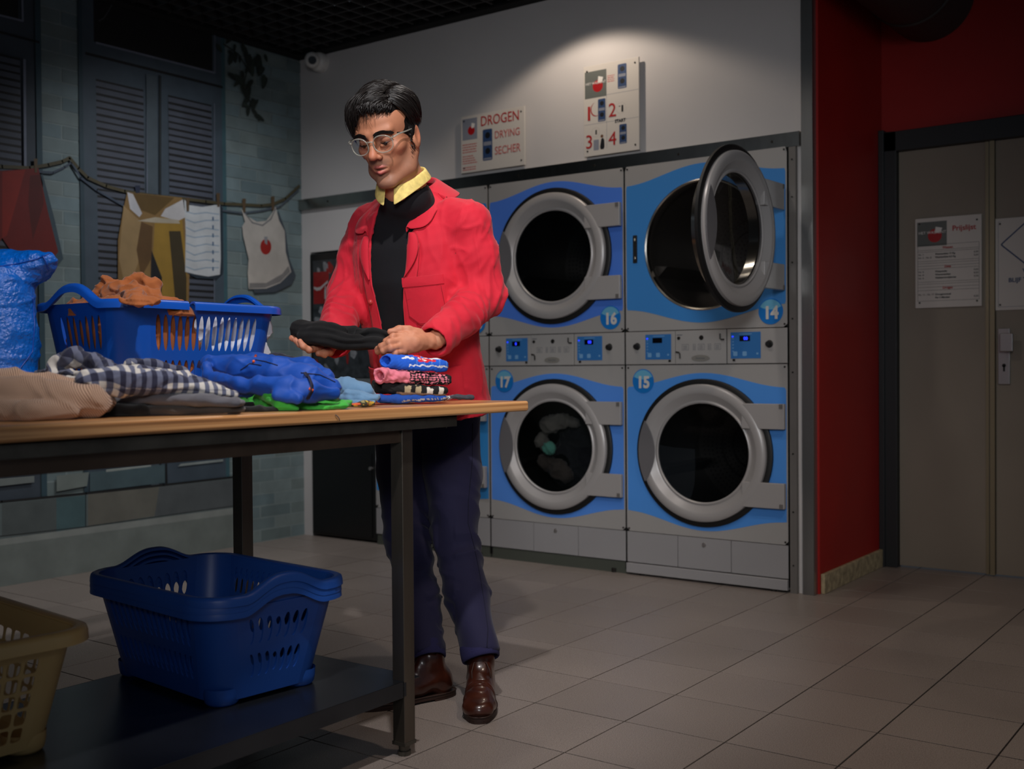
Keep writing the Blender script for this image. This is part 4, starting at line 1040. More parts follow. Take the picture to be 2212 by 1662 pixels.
def relax(V, Q, it=1, lam=.5):
    E = np.concatenate([Q[:, [0, 1]], Q[:, [1, 2]], Q[:, [2, 3]], Q[:, [3, 0]]])
    for _ in range(it):
        S = np.zeros_like(V); c = np.zeros(len(V))
        np.add.at(S, E[:, 0], V[E[:, 1]]); np.add.at(S, E[:, 1], V[E[:, 0]]); np.add.at(c, E[:, 0], 1); np.add.at(c, E[:, 1], 1)
        V = V + lam * (S / np.maximum(c, 1)[:, None] - V)
    return V
def noise(P, freq, seed=0, n=7):
    r = np.random.RandomState(seed); out = np.zeros(len(P)); 
    W = P + .25 / freq * np.stack([np.sin(P @ (r.randn(3) * freq * .8) + r.rand() * 6) for _ in range(3)], 1)
    for i in range(n):
        k = r.randn(3); k /= np.linalg.norm(k); out += np.sin(W @ (k * freq * r.uniform(.6, 1.5)) * 6.283 + r.rand() * 6.283)
    return out / math.sqrt(n / 2)
def ridged(P, freq, seed=0):
    return 1 - np.abs(np.clip(noise(P, freq, seed), -1.6, 1.6)) * 1.25
def vmesh(name, V, Q, mats, parent=None, smooth=True, col=None, mi=None):
    me = bpy.data.meshes.new(name)
    Q = np.asarray(Q); me.vertices.add(len(V)); me.vertices.foreach_set('co', np.asarray(V, f32).ravel())
    me.loops.add(Q.size); me.loops.foreach_set('vertex_index', Q.ravel().astype(np.int32)); me.polygons.add(len(Q))
    me.polygons.foreach_set('loop_start', np.arange(0, Q.size, Q.shape[1], dtype=np.int32))
    me.update(calc_edges=True)
    for q in (mats if isinstance(mats, (list, tuple)) else [mats]): me.materials.append(q)
    me.polygons.foreach_set('use_smooth', [smooth] * len(me.polygons))
    if mi is not None: me.polygons.foreach_set('material_index', np.asarray(mi, np.int32))
    if col is not None:
        ca = me.color_attributes.new('Col', 'FLOAT_COLOR', 'POINT'); c4 = np.ones((len(V), 4), f32); c4[:, :3] = col; ca.data.foreach_set('color', c4.ravel())
    me.validate()
    return link(name, me, parent)
def frame(yaw, pitch, roll=0.0):
    """columns: left (x), forward (y), up (z); yaw 0 faces the lens, positive turns towards image left, pitch looks down"""
    Fh = np.array([CF[0], CF[1], 0]); Fh /= np.linalg.norm(Fh); Rh = np.array([Fh[1], -Fh[0], 0]); U = np.array([0, 0, 1.0])
    a = math.radians(yaw); f = -Fh * math.cos(a) - Rh * math.sin(a); l = Rh * math.cos(a) - Fh * math.sin(a)
    p = math.radians(pitch); f2 = f * math.cos(p) - U * math.sin(p); u2 = U * math.cos(p) + f * math.sin(p)
    r = math.radians(roll); l3 = l * math.cos(r) + u2 * math.sin(r); u3 = u2 * math.cos(r) - l * math.sin(r)
    return np.stack([l3, f2, u3], 1)
def strip(rows, name, mt, parent, thick=.002, smooth=True, sub=0, offs=0):
    o = MB().grid(np.array(rows)).build(name, mt, parent, smooth=smooth)
    s_ = o.modifiers.new('s', 'SOLIDIFY'); s_.thickness = thick; s_.offset = offs
    if sub: q = o.modifiers.new('d', 'SUBSURF'); q.levels = sub; q.render_levels = sub
    return o
# ------------------------------------------------------------------ the man
m_skin = mat('skin', (255, 255, 255), 0.52, attr='Col', var=.05, vs=60, bump=.06, bs=420, spec=.42)
m_skin.node_tree.nodes['Principled BSDF'].inputs['Subsurface Weight'].default_value = 0.0
def fabric(name, c, wv=900, rough=.85, sheen=.15, var=.05, bump=.12): return mat(name, c, rough, var=var, vs=22, bump=bump, bs=wv, sheen=sheen)
m_jkt = fabric('red_cotton_drill', (212, 22, 48), 700, .8, .1)
m_swt = fabric('black_knit', (11, 11, 17), 900, .95, .0)
m_jean = fabric('navy_denim', (25, 23, 60), 900, .85, .1)
m_shirt = mat('yellow_shirt', (232, 206, 120), .75, var=.22, vs=55)
m_hair = mat('black_hair', (20, 15, 13), .42, spec=.35, var=.4, vs=150)
m_stitch = mat('stitching_red', (150, 12, 30), .8)
man = thing('person', 'man in a red work jacket and clear glasses folding black cloth beside the table', 'person', (-2.1, 2.62, 0))

# --- head in its own frame: x = his left, y = forward, z = up, eye line at z = 0
hf = Field((-.10, -.155, -.225), (.10, .145, .145), .0021)
hf.ell((0, -.006, .032), (.076, .096, .086), .02)
hf.ell((0, .040, .040), (.063, .052, .052), .03)
hf.ell((0, .030, -.045), (.060, .058, .066), .03)
hf.ell((0, .064, -.058), (.038, .032, .040), .02)
for s in (1, -1):
    hf.cap((s * .060, .002, -.052), (s * .050, .030, -.090), .016, .015, .025)
    hf.cap((s * .050, .030, -.090), (s * .016, .074, -.112), .015, .014, .022)
    hf.ell((s * .045, .060, -.024), (.020, .022, .016), .022)
    hf.cap((s * .012, .096, .021), (s * .046, .080, .024), .0085, .008, .014)
hf.ell((0, .080, -.112), (.020, .017, .015), .016)
for s in (1, -1):
    hf.ell((s * .032, .101, -.001), (.018, .0145, .0135), .012, 'sub')
    hf.ell((s * .0315, .0805, .0015), (.0150, .0140, .0110), .005)
    hf.cap((s * .020, .0905, -.013), (s * .040, .084, -.012), .0035, .0035, .008)
hf.cap((0, .094, .014), (0, .113, -.026), .0072, .0092, .012)
hf.ell((0, .1165, -.033), (.0115, .0125, .0105), .008)
for s in (1, -1): hf.ell((s * .0128, .1045, -.038), (.0078, .0095, .0078), .006)
for s in (1, -1): hf.ell((s * .0072, .109, -.0445), (.0040, .0052, .0040), .003, 'sub')
# lips
for s in (1, -1):
    hf.cap((s * .021, .0885, -.0695), (s * .004, .0995, -.0650), .0038, .0050, .006)
    hf.cap((s * .017, .0890, -.0770), (0, .0975, -.0800), .0045, .0066, .006)
hf.cap((-.019, .094, -.0715), (0, .103, -.0722), .0016, .0030, .003, 'sub'); hf.cap((0, .103, -.0722), (.019, .094, -.0715), .0030, .0016, .003, 'sub')
hf.ell((0, .098, -.0915), (.014, .006, .004), .01, 'sub')
for s in (1, -1):
    a = math.radians(14); Re = np.array([[1, 0, 0], [0, math.cos(a), -math.sin(a)], [0, math.sin(a), math.cos(a)]])
    hf.ell((s * .0790, .002, -.018), (.0075, .019, .032), .005, R=Re)
    hf.ell((s * .0870, .004, -.014), (.0060, .0125, .0200), .003, 'sub', R=Re)
    hf.ell((s * .0755, .016, -.026), (.006, .007, .009), .004)
hf.cap((0, -.014, -.03), (0, -.006, -.145), .054, .053, .03); hf.cap((0, -.006, -.145), (0, -.016, -.195), .053, .050, .03)
hf.cap((.045, -.012, -.05), (.012, .036, -.165), .014, .014, .02); hf.cap((-.045, -.012, -.05), (-.012, .036, -.165), .014, .014, .02)
hf.ell((0, .014, -.128), (.010, .012, .014), .015)
V, Q = hf.mesh(); V = relax(V, Q, 1, .35)
def skin_cols(V):
    base = np.array(s2l((184, 122, 91))); c = np.tile(base, (len(V), 1))
    def blob(ctr, r, colr, amt):
        nonlocal c
        d = np.sqrt((((V - ctr) / r) ** 2).sum(1)); w_ = np.clip(1.25 - d, 0, 1)[:, None] * amt; w_ = np.minimum(w_, 1)
        c = c * (1 - w_) + np.array(s2l(colr)) * w_
    blob((0, .118, -.032), (.02, .02, .018), (202, 118, 92), .6)
    for s in (1, -1): blob((s * .045, .07, -.03), (.022, .03, .02), (206, 128, 98), .6)
    stub = (138, 102, 84)
    blob((0, .075, -.108), (.045, .05, .032), stub, .85)
    for s in (1, -1): blob((s * .050, .030, -.075), (.03, .045, .045), stub, .7); blob((s * .016, .095, -.055), (.022, .02, .010), stub, .7)
    blob((0, .1, -.0645), (.022, .02, .0052), (186, 100, 92), 1.2); blob((0, .098, -.0800), (.019, .02, .0070), (196, 108, 100), 1.2)
    blob((0, .1, -.0722), (.019, .02, .0026), (70, 24, 22), 1.3)
    for s in (1, -1): blob((s * .0315, .092, .006), (.017, .02, .010), (176, 112, 88), .5); blob((s * .082, -.01, -.01), (.02, .025, .035), (206, 122, 94), .5)
    return c
hcol = skin_cols(V)
HS = 1.07; HM = frame(22, 25, 3); HC = atd(840, 288, 3.16)
def H(p): return (np.atleast_2d(p) * HS) @ HM.T + HC
body_V = [H(V)]; body_Q = [Q]; body_C = [hcol]
def add_body(V, Q, c=(205, 142, 108), colr=None):
    n = sum(len(v) for v in body_V); body_V.append(V); body_Q.append(Q + n)
    body_C.append(np.tile(np.array(s2l(c)), (len(V), 1)) if colr is None else colr)

# --- skeleton (pixel, pixel, depth) -> world
NB = atd(877, 430, 3.34)            # base of neck
TM = frame(33, 11, 0)               # torso frame
def T(p): return np.atleast_2d(p) @ TM.T + NB
def Ti(P): return (P - NB) @ TM
KM = frame(28, 26, 0); KC = H((0, -.008, -.152))[0]
SHL, ELL, WRL = atd(1012, 462, 3.24), atd(1048, 640, 3.28), atd(940, 735, 3.06)
SHR, ELR, WRR = atd(800, 470, 3.47), atd(752, 628, 3.46), atd(722, 738, 3.22)
HPL, KNL, ANL = atd(973, 905, 3.53), atd(984, 1165, 3.41), atd(1038, 1412, 3.25)
HPR, KNR, ANR = atd(872, 905, 3.62), atd(880, 1165, 3.46), atd(922, 1412, 3.27)

# --- under-body: torso, arms and legs as one coarse surface
bf = Field(np.min([SHL, SHR, ELL, ELR, WRL, WRR, HPL, HPR, ANL, ANR, NB], 0) - .12, np.max([SHL, SHR, ELL, ELR, WRL, WRR, HPL, HPR, ANL, ANR, NB], 0) + .12, .010)
tw = [T((0, 0, z))[0] for z in (-.02, -.16, -.34, -.50)]
bf.limb(tw + [(HPL + HPR) / 2], [.05, .085, .082, .080, .095], .05)
bf.limb([T((.04, 0, -.10))[0], SHL + (0, 0, -.05), ELL, WRL], [.055, .040, .034, .026], .03); bf.limb([T((-.04, 0, -.10))[0], SHR + (0, 0, -.05), ELR, WRR], [.055, .040, .034, .026], .03)
bf.limb([HPL, KNL, ANL + (0, 0, -.03)], [.075, .048, .036], .03); bf.limb([HPR, KNR, ANR + (0, 0, -.03)], [.075, .048, .036], .03)
bf.cap(NB, H((0, -.018, -.20))[0], .045, .046, .03)
add_body(*bf.mesh())

# --- hands
def hand(wr, elbow, palm_c, knuckles, fingers, thumb, palm_n, name):
    pts = [wr, palm_c] + list(knuckles) + [q for f in fingers for q in f] + list(thumb)
    lo = np.min(pts, 0) - .03; hi = np.max(pts, 0) + .03
    d = elbow - wr; d /= np.linalg.norm(d); lo = np.minimum(lo, wr + d * .06 - .03); hi = np.maximum(hi, wr + d * .06 + .03)
    h = Field(lo, hi, .0021); pn = palm_n / np.linalg.norm(palm_n)
    h.cap(wr + d * .07, wr, .030, .0265, .01, flat=(pn, 1.25))
    for kk in knuckles: h.cap(wr * .8 + kk * .2, kk, .0165, .0118, .012, flat=(pn, 1.05))
    h.ell(palm_c, (.030, .030, .022), .02)
    for f, r in zip(fingers, (.0092, .0096, .0092, .0080)):
        h.limb(f, [r * 1.08, r, r * .92, r * .82], .003)
        for j in f[1:3]: h.ell(j, (r * 1.08,) * 3, .003)
    h.limb(thumb, [.0160, .0118, .0108, .0088], .006)
    V, Q = h.mesh(); V = relax(V, Q, 1, .4); 
    N = vnormals(V, Q); V = V + N * (noise(V, 45, 3) * .0005)[:, None]
    c = np.tile(np.array(s2l((206, 138, 106))), (len(V), 1))
    for f in list(fingers) + [thumb]:
        for j in (f[1], f[2]):
            w_ = np.clip(1 - np.linalg.norm(V - j, axis=1) / .013, 0, 1)[:, None] * .45; c = c * (1 - w_) + np.array(s2l((192, 104, 82))) * w_
        w_ = np.clip(1 - np.linalg.norm(V - f[-1], axis=1) / .012, 0, 1)[:, None] * .5; c = c * (1 - w_) + np.array(s2l((214, 124, 104))) * w_
    add_body(V, Q, colr=c)
A = atd
# his left hand (image right): seen from the back, gripping the cloth end, fingers under it
kn = [A(866, 727, 2.985), A(862, 737, 2.97), A(864, 748, 2.965), A(872, 758, 2.975)]
fg = [[kn[0], A(848, 728, 2.965), A(834, 738, 2.975), A(828, 748, 2.99)], [kn[1], A(842, 740, 2.945), A(825, 748, 2.955), A(815, 755, 2.98)],
      [kn[2], A(845, 752, 2.94), A(828, 757, 2.955), A(816, 761, 2.98)], [kn[3], A(855, 763, 2.95), A(840, 766, 2.965), A(828, 768, 2.985)]]
th = [A(905, 722, 3.03), A(882, 713, 3.01), A(862, 712, 3.0), A(843, 717, 2.995)]
hand(WRL, ELL, A(890, 738, 3.005), kn, fg, th, np.array(CF) * 1.0 + np.array((0, 0, -.3)), 'left')
# his right hand (image left): palm up below the cloth
kn = [A(690, 752, 3.11), A(686, 753, 3.135), A(684, 752, 3.16), A(686, 750, 3.185)]
fg = [[kn[0], A(668, 756, 3.07), A(655, 748, 3.06), A(648, 738, 3.06)], [kn[1], A(664, 752, 3.10), A(648, 744, 3.09), A(638, 735, 3.09)],
      [kn[2], A(660, 750, 3.13), A(643, 738, 3.125), A(630, 730, 3.12)], [kn[3], A(664, 746, 3.165), A(650, 738, 3.165), A(638, 732, 3.165)]]
th = [A(716, 748, 3.15), A(712, 760, 3.11), A(700, 764, 3.085), A(688, 764, 3.07)]
hand(WRR, ELR, A(706, 748, 3.16), kn, fg, th, np.array((0, 0, 1.0)), 'right')
bodyo = vmesh('body', np.concatenate(body_V), np.concatenate(body_Q), m_skin, man, col=np.concatenate(body_C))

# --- eyes, brows, lashes
m_eye = mat('eye_white', (200, 190, 182), .2); m_iris = mat('iris_brown', (34, 20, 12), .15)
for s in (1, -1):
    q = MB().ell(H((s * .0315, .0800, -.0015))[0], (.0138, .0138, .0138), 20, 12).build('eye', m_eye, man, smooth=True)
    MB().ell(H((s * .0315, .0890, -.0085))[0], (.0062, .0062, .0062), 14, 8).build('iris', m_iris, q, smooth=True)
    P = [H((s * (.0315 + .0155 * t), .0935 - .006 * t * t, -.0058 - .0022 * (1 - t * t) + .001))[0] for t in np.linspace(-1, 1, 9)]
    MB().tube(P, [.0005, .0010, .0014, .0016, .0016, .0016, .0014, .001, .0005], 6).build('lashes', m_hair, man, smooth=True)
rnd = random.Random(4)
bm_ = MB()
for s in (1, -1):
    for k in range(420):
        t = rnd.random(); x = .0105 + .041 * t; yb = .1055 - .021 * t ** 1.6; zb = .0175 + .0095 * math.sin(min(1, t * 1.25) * 2.2) - .004 * t - .002 + rnd.uniform(-.0056, .0050) * (1 - .45 * t)
        L = rnd.uniform(.007, .012); dx = .8; dz = .5 - 1.0 * t
        P = [(s * x, yb, zb), (s * (x + dx * L * .5), yb + .0012 - .0003, zb + dz * L * .5), (s * (x + dx * L), yb + .0004 - .003 * t, zb + dz * L)]
        bm_.tube([H(p)[0] for p in P], [.0009, .0009, .0003], 4)
stuff(bm_.build('eyebrows', m_hair, man, fix=False))

# --- hair: volume plus locks
hr = Field((-.115, -.15, -.10), (.115, .15, .18), .0032)
hr.ell((0, -.012, .034), (.082, .100, .086), .02)
hr.ell((.0, .020, .066), (.062, .056, .034), .03)
hr.ell((-.040, .048, .054), (.027, .028, .022), .03)
hr.cap((.077, .004, .03), (.0735, .024, -.030), .012, .0045, .01); hr.cap((-.077, .004, .03), (-.0735, .024, -.030), .012, .0045, .01)
hr.cap((0, -.07, .0), (0, -.078, -.06), .048, .034, .03)
Rf = np.eye(3)
hr.ell((.012, .120, -.030), (.070, .075, .082), .012, 'sub')
hr.ell((.02, .108, .036), (.058, .044, .044), .012, 'sub')
for s in (1, -1): hr.ell((s * .098, .000, -.028), (.030, .020, .036), .006, 'sub'); hr.ell((s * .08, .060, -.03), (.030, .040, .040), .01, 'sub')
hr.ell((0, .0, -.115), (.2, .2, .055), .01, 'sub')
V, Q = hr.mesh(); V = relax(V, Q, 2); N = vnormals(V, Q); V = V + N * (noise(V * np.array((1, .35, .7)), 26, 5) * .0022)[:, None]
hairo = vmesh('hair', H(V), Q, m_hair, man)
def lock(a, b, ce, re, lift, r0, n=9, jit=.0, sag=0.0, wob=0.0):
    a = np.array(a, float); b = np.array(b, float); a /= np.linalg.norm(a); b /= np.linalg.norm(b)
    om = math.acos(max(-1, min(1, a @ b))); P = []
    ph = rnd.uniform(0, 6)
    for i in range(n):
        t = i / (n - 1); v = (math.sin((1 - t) * om) * a + math.sin(t * om) * b) / max(1e-6, math.sin(om))
        k = 1 + lift * math.sin(math.pi * min(1, t * 1.05)) + jit * t
        p = np.array(ce) + v * np.array(re) * k; p[2] -= sag * t * t; p[0] += wob * math.sin(t * 5 + ph); P.append(H(p)[0])
    return P, [r0 * (.55 + .6 * math.sin(math.pi * min(1, .25 + t * .75))) * (1 - .75 * t ** 3) for t in np.linspace(0, 1, n)]
CE, RE = (0, -.008, .036), (.0875, .1050, .094)
lk = MB()
for k in range(520):   # top, swept from his left parting over to his right and forward
    y0 = rnd.uniform(-.75, .75); a = (.42 + rnd.uniform(-.1, .12) - .1 * y0, y0, .95); b = (-.95 + rnd.uniform(-.25, .35), y0 * .7 + rnd.uniform(.1, .75), .28 + rnd.uniform(-.2, .5))
    P, R_l = lock(a, b, CE, RE, rnd.uniform(.01, .10), rnd.uniform(.0026, .0044), 10, rnd.uniform(-.01, .04), rnd.uniform(0, .01), .003); lk.tube(P, R_l, 5, flat=.6)
for k in range(340):   # left side (towards the lens), swept back and down
    y0 = rnd.uniform(-.7, .60); a = (.50 + rnd.uniform(-.06, .10), y0 + .1, .85 - .1 * abs(y0)); b = (.98, y0 - .35 + rnd.uniform(-.25, .1), -.12 + rnd.uniform(-.18, .35) - (.25 if y0 < -.3 else 0))
    P, R_l = lock(a, b, CE, RE, rnd.uniform(.0, .07), rnd.uniform(.0024, .0040), 9, rnd.uniform(-.03, .03)); lk.tube(P, R_l, 5, flat=.6)
for k in range(170):    # back of the head
    x0 = rnd.uniform(-.9, .9); a = (x0 * .6, -.5, .9); b = (x0, -1, -.55 + rnd.uniform(-.2, .4)); P, R_l = lock(a, b, CE, RE, rnd.uniform(.0, .06), rnd.uniform(.002, .0034), 8, rnd.uniform(-.04, .02)); lk.tube(P, R_l, 5, flat=.6)
for k in range(150):    # fringe falling forward over his right brow
    x0 = rnd.uniform(-.95, -.15); a = (x0 * .2 + .1, .35, .95); b = (x0 - .22, .95, .22 + rnd.uniform(-.12, .35) - .42 * (x0 < -.50)); P, R_l = lock(a, b, (0, .004, .034), (.086, .104, .092), rnd.uniform(.08, .24), rnd.uniform(.0018, .0032), 11, rnd.uniform(-.04, .04), rnd.uniform(0, .022), .003); lk.tube(P, R_l, 5, flat=.6)
for k in range(240):   # front band, swept across above the forehead
    t0 = rnd.uniform(-.2, .7); a = (t0, .50 + rnd.uniform(-.1, .15), .80); b = (t0 - rnd.uniform(.5, 1.1), .90 + rnd.uniform(-.15, .1), .46 + rnd.uniform(-.10, .22))
    P, R_l = lock(a, b, (0, .003, .036), (.086, .106, .092), rnd.uniform(.0, .09), rnd.uniform(.0022, .0038), 9, rnd.uniform(-.02, .05), 0, .003); lk.tube(P, R_l, 5, flat=.6)
for k in range(170):   # short hair at the front hairline
    t0 = rnd.uniform(-.35, 1.0); a = (t0 * .9, .62 + rnd.uniform(-.12, .12), .72); b = (t0 - rnd.uniform(-.1, .55), .98, .44 + rnd.uniform(-.06, .14))
    P, R_l = lock(a, b, (0, .006, .036), (.084, .104, .090), rnd.uniform(.02, .10), rnd.uniform(.0022, .0036), 8, rnd.uniform(-.01, .03), 0, .002); lk.tube(P, R_l, 5, flat=.6)
for k in range(9):     # thin stray hairs on the forehead
    x0 = rnd.uniform(-.5, .35); a = (x0 * .5, .6, .8); b = (x0 + .1, 1, .12 + rnd.uniform(-.1, .1)); P, R_l = lock(a, b, (0, .004, .034), (.082, .102, .088), .06, .0007, 9, 0, .006, .004); lk.tube(P, R_l, 4)
for s in (1, -1):
    for k in range(50):
        z = rnd.uniform(-.044, .02); y = rnd.uniform(.016, .036) - (.02 + z) * .15; P = [(s * .0755, y, z), (s * .0775, y - .001, z - .006), (s * .0755, y - .002, z - .012)]
        lk.tube([H(p)[0] for p in P], [.0012, .0010, .0003], 4)
stuff(lk.build('hair_locks', m_hair, hairo, smooth=True, fix=False))

# --- glasses
def clear_mat():
    M = glass_mat('clear_acetate', (.80, .79, .74), 1.0); nt = M.node_tree
    mx = [n for n in nt.nodes if n.type == 'MIX_SHADER'][0]; df_ = nt.nodes.new('ShaderNodeBsdfPrincipled'); df_.inputs['Base Color'].default_value = (.62, .60, .52, 1); df_.inputs['Roughness'].default_value = .12
    m2 = nt.nodes.new('ShaderNodeMixShader'); m2.inputs[0].default_value = .32; out = [n for n in nt.nodes if n.type == 'OUTPUT_MATERIAL'][0]
    nt.links.new(mx.outputs[0], m2.inputs[1]); nt.links.new(df_.outputs[0], m2.inputs[2]); nt.links.new(m2.outputs[0], out.inputs[0]); return M
m_clear = clear_mat(); m_lens = glass_mat('lens_glass', (.95, .96, .97), .8)
gz = -.005; gy = .112
def rim_pts(s, k=36, sc=1.0):
    P = []
    for i in range(k + 1):
        t = 2 * math.pi * i / k; x = .0345 + .0262 * sc * math.copysign(abs(math.cos(t)) ** .9, math.cos(t)); z = gz + .0222 * sc * math.copysign(abs(math.sin(t)) ** .9, math.sin(t))
        P.append((s * x, gy - 5.5 * (x - .02) ** 2 * (1 if x > .02 else 0) + .0 + (z - gz) * .08, z))
    return P
gl0 = MB(); 
for s in (1, -1): gl0.tube([H(p)[0] for p in rim_pts(s)], .0019, 8, caps=False)
gl0.tube([H(p)[0] for p in ((-.0095, gy, gz + .007), (-.004, gy + .003, gz + .010), (.004, gy + .003, gz + .010), (.0095, gy, gz + .007))], .0022, 8)
glasses = gl0.build('glasses_frame', m_clear, man, smooth=True)
for s in (1, -1):
    P = rim_pts(s, 36, .96)[:-1]; c = np.mean(P, 0); mb = MB(); mb.add([H(p)[0] for p in P] + [H(c)[0]], [(i, (i + 1) % 36, 36) for i in range(36)]); mb.build('lens', m_lens, glasses, fix=False)
    MB().tube([H(p)[0] for p in ((s * .058, gy - .007, gz + .010), (s * .068, gy - .012, gz + .013), (s * .0735, .085, gz + .015), (s * .0775, .045, gz + .012), (s * .0805, .008, gz + .010), (s * .080, -.012, gz + .004), (s * .077, -.024, gz - .012))], [.0026, .003, .0028, .0022, .0019, .0018, .0018], 8).build('temple_arm', m_clear, glasses, smooth=True)
    MB().ell(H((s * .065, gy - .0095, gz + .0145))[0], (.002, .002, .002), 8, 6).build('hinge_pin', m_chrome, glasses)

# --- torso garments: profile tables over z (below neck base)
ZT_ = np.array([.04, 0.0, -.04, -.08, -.14, -.24, -.36, -.48, -.58, -.68, -.80])
AT_ = np.array([.066, .085, .150, .185, .200, .200, .188, .182, .186, .192, .196])
BT_ = np.array([.060, .070, .092, .108, .122, .132, .126, .120, .122, .126, .128])
CT_ = np.array([-.020, -.012, -.006, -.002, .004, .012, .010, .004, .000, -.004, -.006])
def prof(z, d): return np.interp(z, ZT_[::-1], AT_[::-1]) + d, np.interp(z, ZT_[::-1], BT_[::-1]) + d, np.interp(z, ZT_[::-1], CT_[::-1])
def loft_fn(d, ztop, zbot, p=2.3):
    def fn(x, y, z):
        a, b, c = prof(z, d); q = (np.abs(x / a) ** p + np.abs((y - c) / b) ** p) ** (1 / p)
        r = (q - 1) * np.minimum(a, b); r = np.maximum(r, z - ztop); return np.maximum(r, zbot - z).astype(f32)
    return fn
def surf(x, z, off=0.0, side=1, p=2.3):
    a, b, c = prof(z, off); q = np.clip(1 - np.abs(x / a) ** p, 0, 1) ** (1 / p); return c + side * b * q
# sweater
sf = Field((-.22, -.16, -.76), (.22, .20, .09), .0055)
sf.op((-.2, -.15, -.70), (.2, .16, .04), loft_fn(-.011, .018, -.655), .012)
kc_ = Ti(KC); ku_ = TM.T @ KM[:, 2]
sf.cap((0, -.012, -.05), kc_ - ku_ * .030, .094, .0690, .04)
def neck_cut(x, y, z):
    return (-((x - kc_[0]) * ku_[0] + (y - kc_[1]) * ku_[1] + (z - kc_[2]) * ku_[2]) - .004).astype(f32)
sf.op((-.12, -.12, -.10), (.12, .14, .06), neck_cut, .006, 'sub', m=.0); sf.cap(kc_ - ku_ * .03, kc_ + ku_ * .1, .058, .058, .006, 'sub')
V, Q = sf.mesh(); V = relax(V, Q, 2); N = vnormals(V, Q); V = V + N * (noise(V * np.array((1, 1, .5)), 9, 8) * .0016)[:, None]
vmesh('sweater', T(V), Q, m_swt, man)
# jacket body with opening, sleeves
JF_lo, JF_hi = np.array((-.34, -.20, -.76)), np.array((.34, .36, .07))
loc = [Ti(p) for p in (SHL, ELL, WRL, SHR, ELR, WRR)]
JF_lo = np.minimum(JF_lo, np.min(loc, 0) - .08); JF_hi = np.maximum(JF_hi, np.max(loc, 0) + .08); JF_lo[2] = -.76
jf = Field(JF_lo, JF_hi, .0052)
jf.op((-.24, -.17, -.745), (.24, .17, .02), loft_fn(.006, .016, -.668), .01)
shl, ell, wrl, shr, elr, wrr = loc
dl = (wrl - ell); dl /= np.linalg.norm(dl); dr = (wrr - elr); dr /= np.linalg.norm(dr)
jf.limb([shl + (-.06, 0, .006), shl + (-.004, 0, -.026), (shl + ell) / 2, ell, wrl - dl * .01], [.050, .059, .059, .060, .052], .03)
jf.limb([shr + (.06, 0, .006), shr + (.004, 0, -.026), (shr + elr) / 2, elr, wrr - dr * .005], [.052, .062, .060, .060, .055], .03)
# hollow the inside
jf.op((-.22, -.15, -.76), (.22, .15, .06), loft_fn(-.004, .3, -1.0), .003, 'sub')
jf.cap(wrl - dl * .045, wrl + dl * .09, .036, .042, .002, 'sub'); jf.cap(wrr - dr * .045, wrr + dr * .09, .036, .046, .002, 'sub')
# cut the cuffs square
def plane_cut(p0, d, R):
    def fn(x, y, z):
        s_ = (x - p0[0]) * d[0] + (y - p0[1]) * d[1] + (z - p0[2]) * d[2]
        rad = np.sqrt(np.maximum((x - p0[0]) ** 2 + (y - p0[1]) ** 2 + (z - p0[2]) ** 2 - s_ ** 2, 0)) - R
        return np.maximum(-s_, rad).astype(f32)
    return fn
for p0, d_ in ((wrl + dl * .012, dl), (wrr + dr * .015, dr)): jf.op(p0 - .1, p0 + .1, plane_cut(p0, d_, .085), .002, 'sub')
# front opening
def open_edges(z): return np.interp(z, [-.76, -.60, -.45, -.30, -.20, -.10, .0], [-.075, -.060, -.050, -.048, -.056, -.060, -.05]), np.interp(z, [-.76, -.60, -.45, -.30, -.20, -.10, .0], [.075, .052, .040, .060, .078, .085, .06])
def open_fn(x, y, z):
    l_, r_ = open_edges(z); return np.maximum(np.maximum(l_ - x, x - r_), .02 - y).astype(f32) + 0 * (x + y + z)
jf.op((-.15, 0, -.80), (.15, .2, .1), open_fn, .002, 'sub', m=.08)
jf.cap(kc_ - ku_ * .07, kc_ + ku_ * .1, .071, .080, .004, 'sub')
V, Q = jf.mesh(); V = relax(V, Q, 2, .45); N = vnormals(V, Q)
def seg_t(P, a, b):
    d = b - a; return np.clip(((P - a) @ d) / (d @ d), -.2, 1.3), np.linalg.norm(P - a - np.clip(((P - a) @ d) / (d @ d), 0, 1)[:, None] * d, axis=1)
def crease5(V, sc, seed, w=.32): return np.exp(-np.abs(noise(V * np.array(sc), 1.0, seed)) / w)
D = noise(V * np.array((1, 1, .55)), 5.5, 21) * .0016 + .0034 * (crease5(V, (9, 7, 5), 23) - .35) + noise(V, 30, 22) * .0005
for (s0, e0, w0) in ((shl, ell, wrl), (shr, elr, wrr)):
    ax = (w0 - e0) / np.linalg.norm(w0 - e0); up_ = (e0 - s0) / np.linalg.norm(e0 - s0)
    r_ = np.linalg.norm(V - e0, axis=1); env = np.exp(-(r_ / .085) ** 2)
    s_ = (V - e0) @ ax - (V - e0) @ up_ * .6 + .012 * noise(V, 6, 31)
    D += env * .0075 * (1 - np.abs(np.sin(s_ * 78 + .8 * noise(V, 5, 36))) * 1.6) * 1.05
    t, dd = seg_t(V, e0, w0); env2 = np.exp(-((t - .50) / .28) ** 2) * (dd < .08)
    D += env2 * .0030 * np.sin(((V - e0) @ ax) * 150 + 2.2 * noise(V, 7, 33))
    t, dd = seg_t(V, s0, e0); env3 = np.exp(-((t - .25) / .35) ** 2) * (dd < .085)
    D += env3 * .0048 * (crease5((V - s0) @ np.stack([up_, np.array((0, .8, .6)), np.array((.7, 0, .7))], 1), (5, 17, 8), 35) - .35)
V = V + N * D[:, None]
jacket = vmesh('jacket', T(V), Q, m_jkt, man)
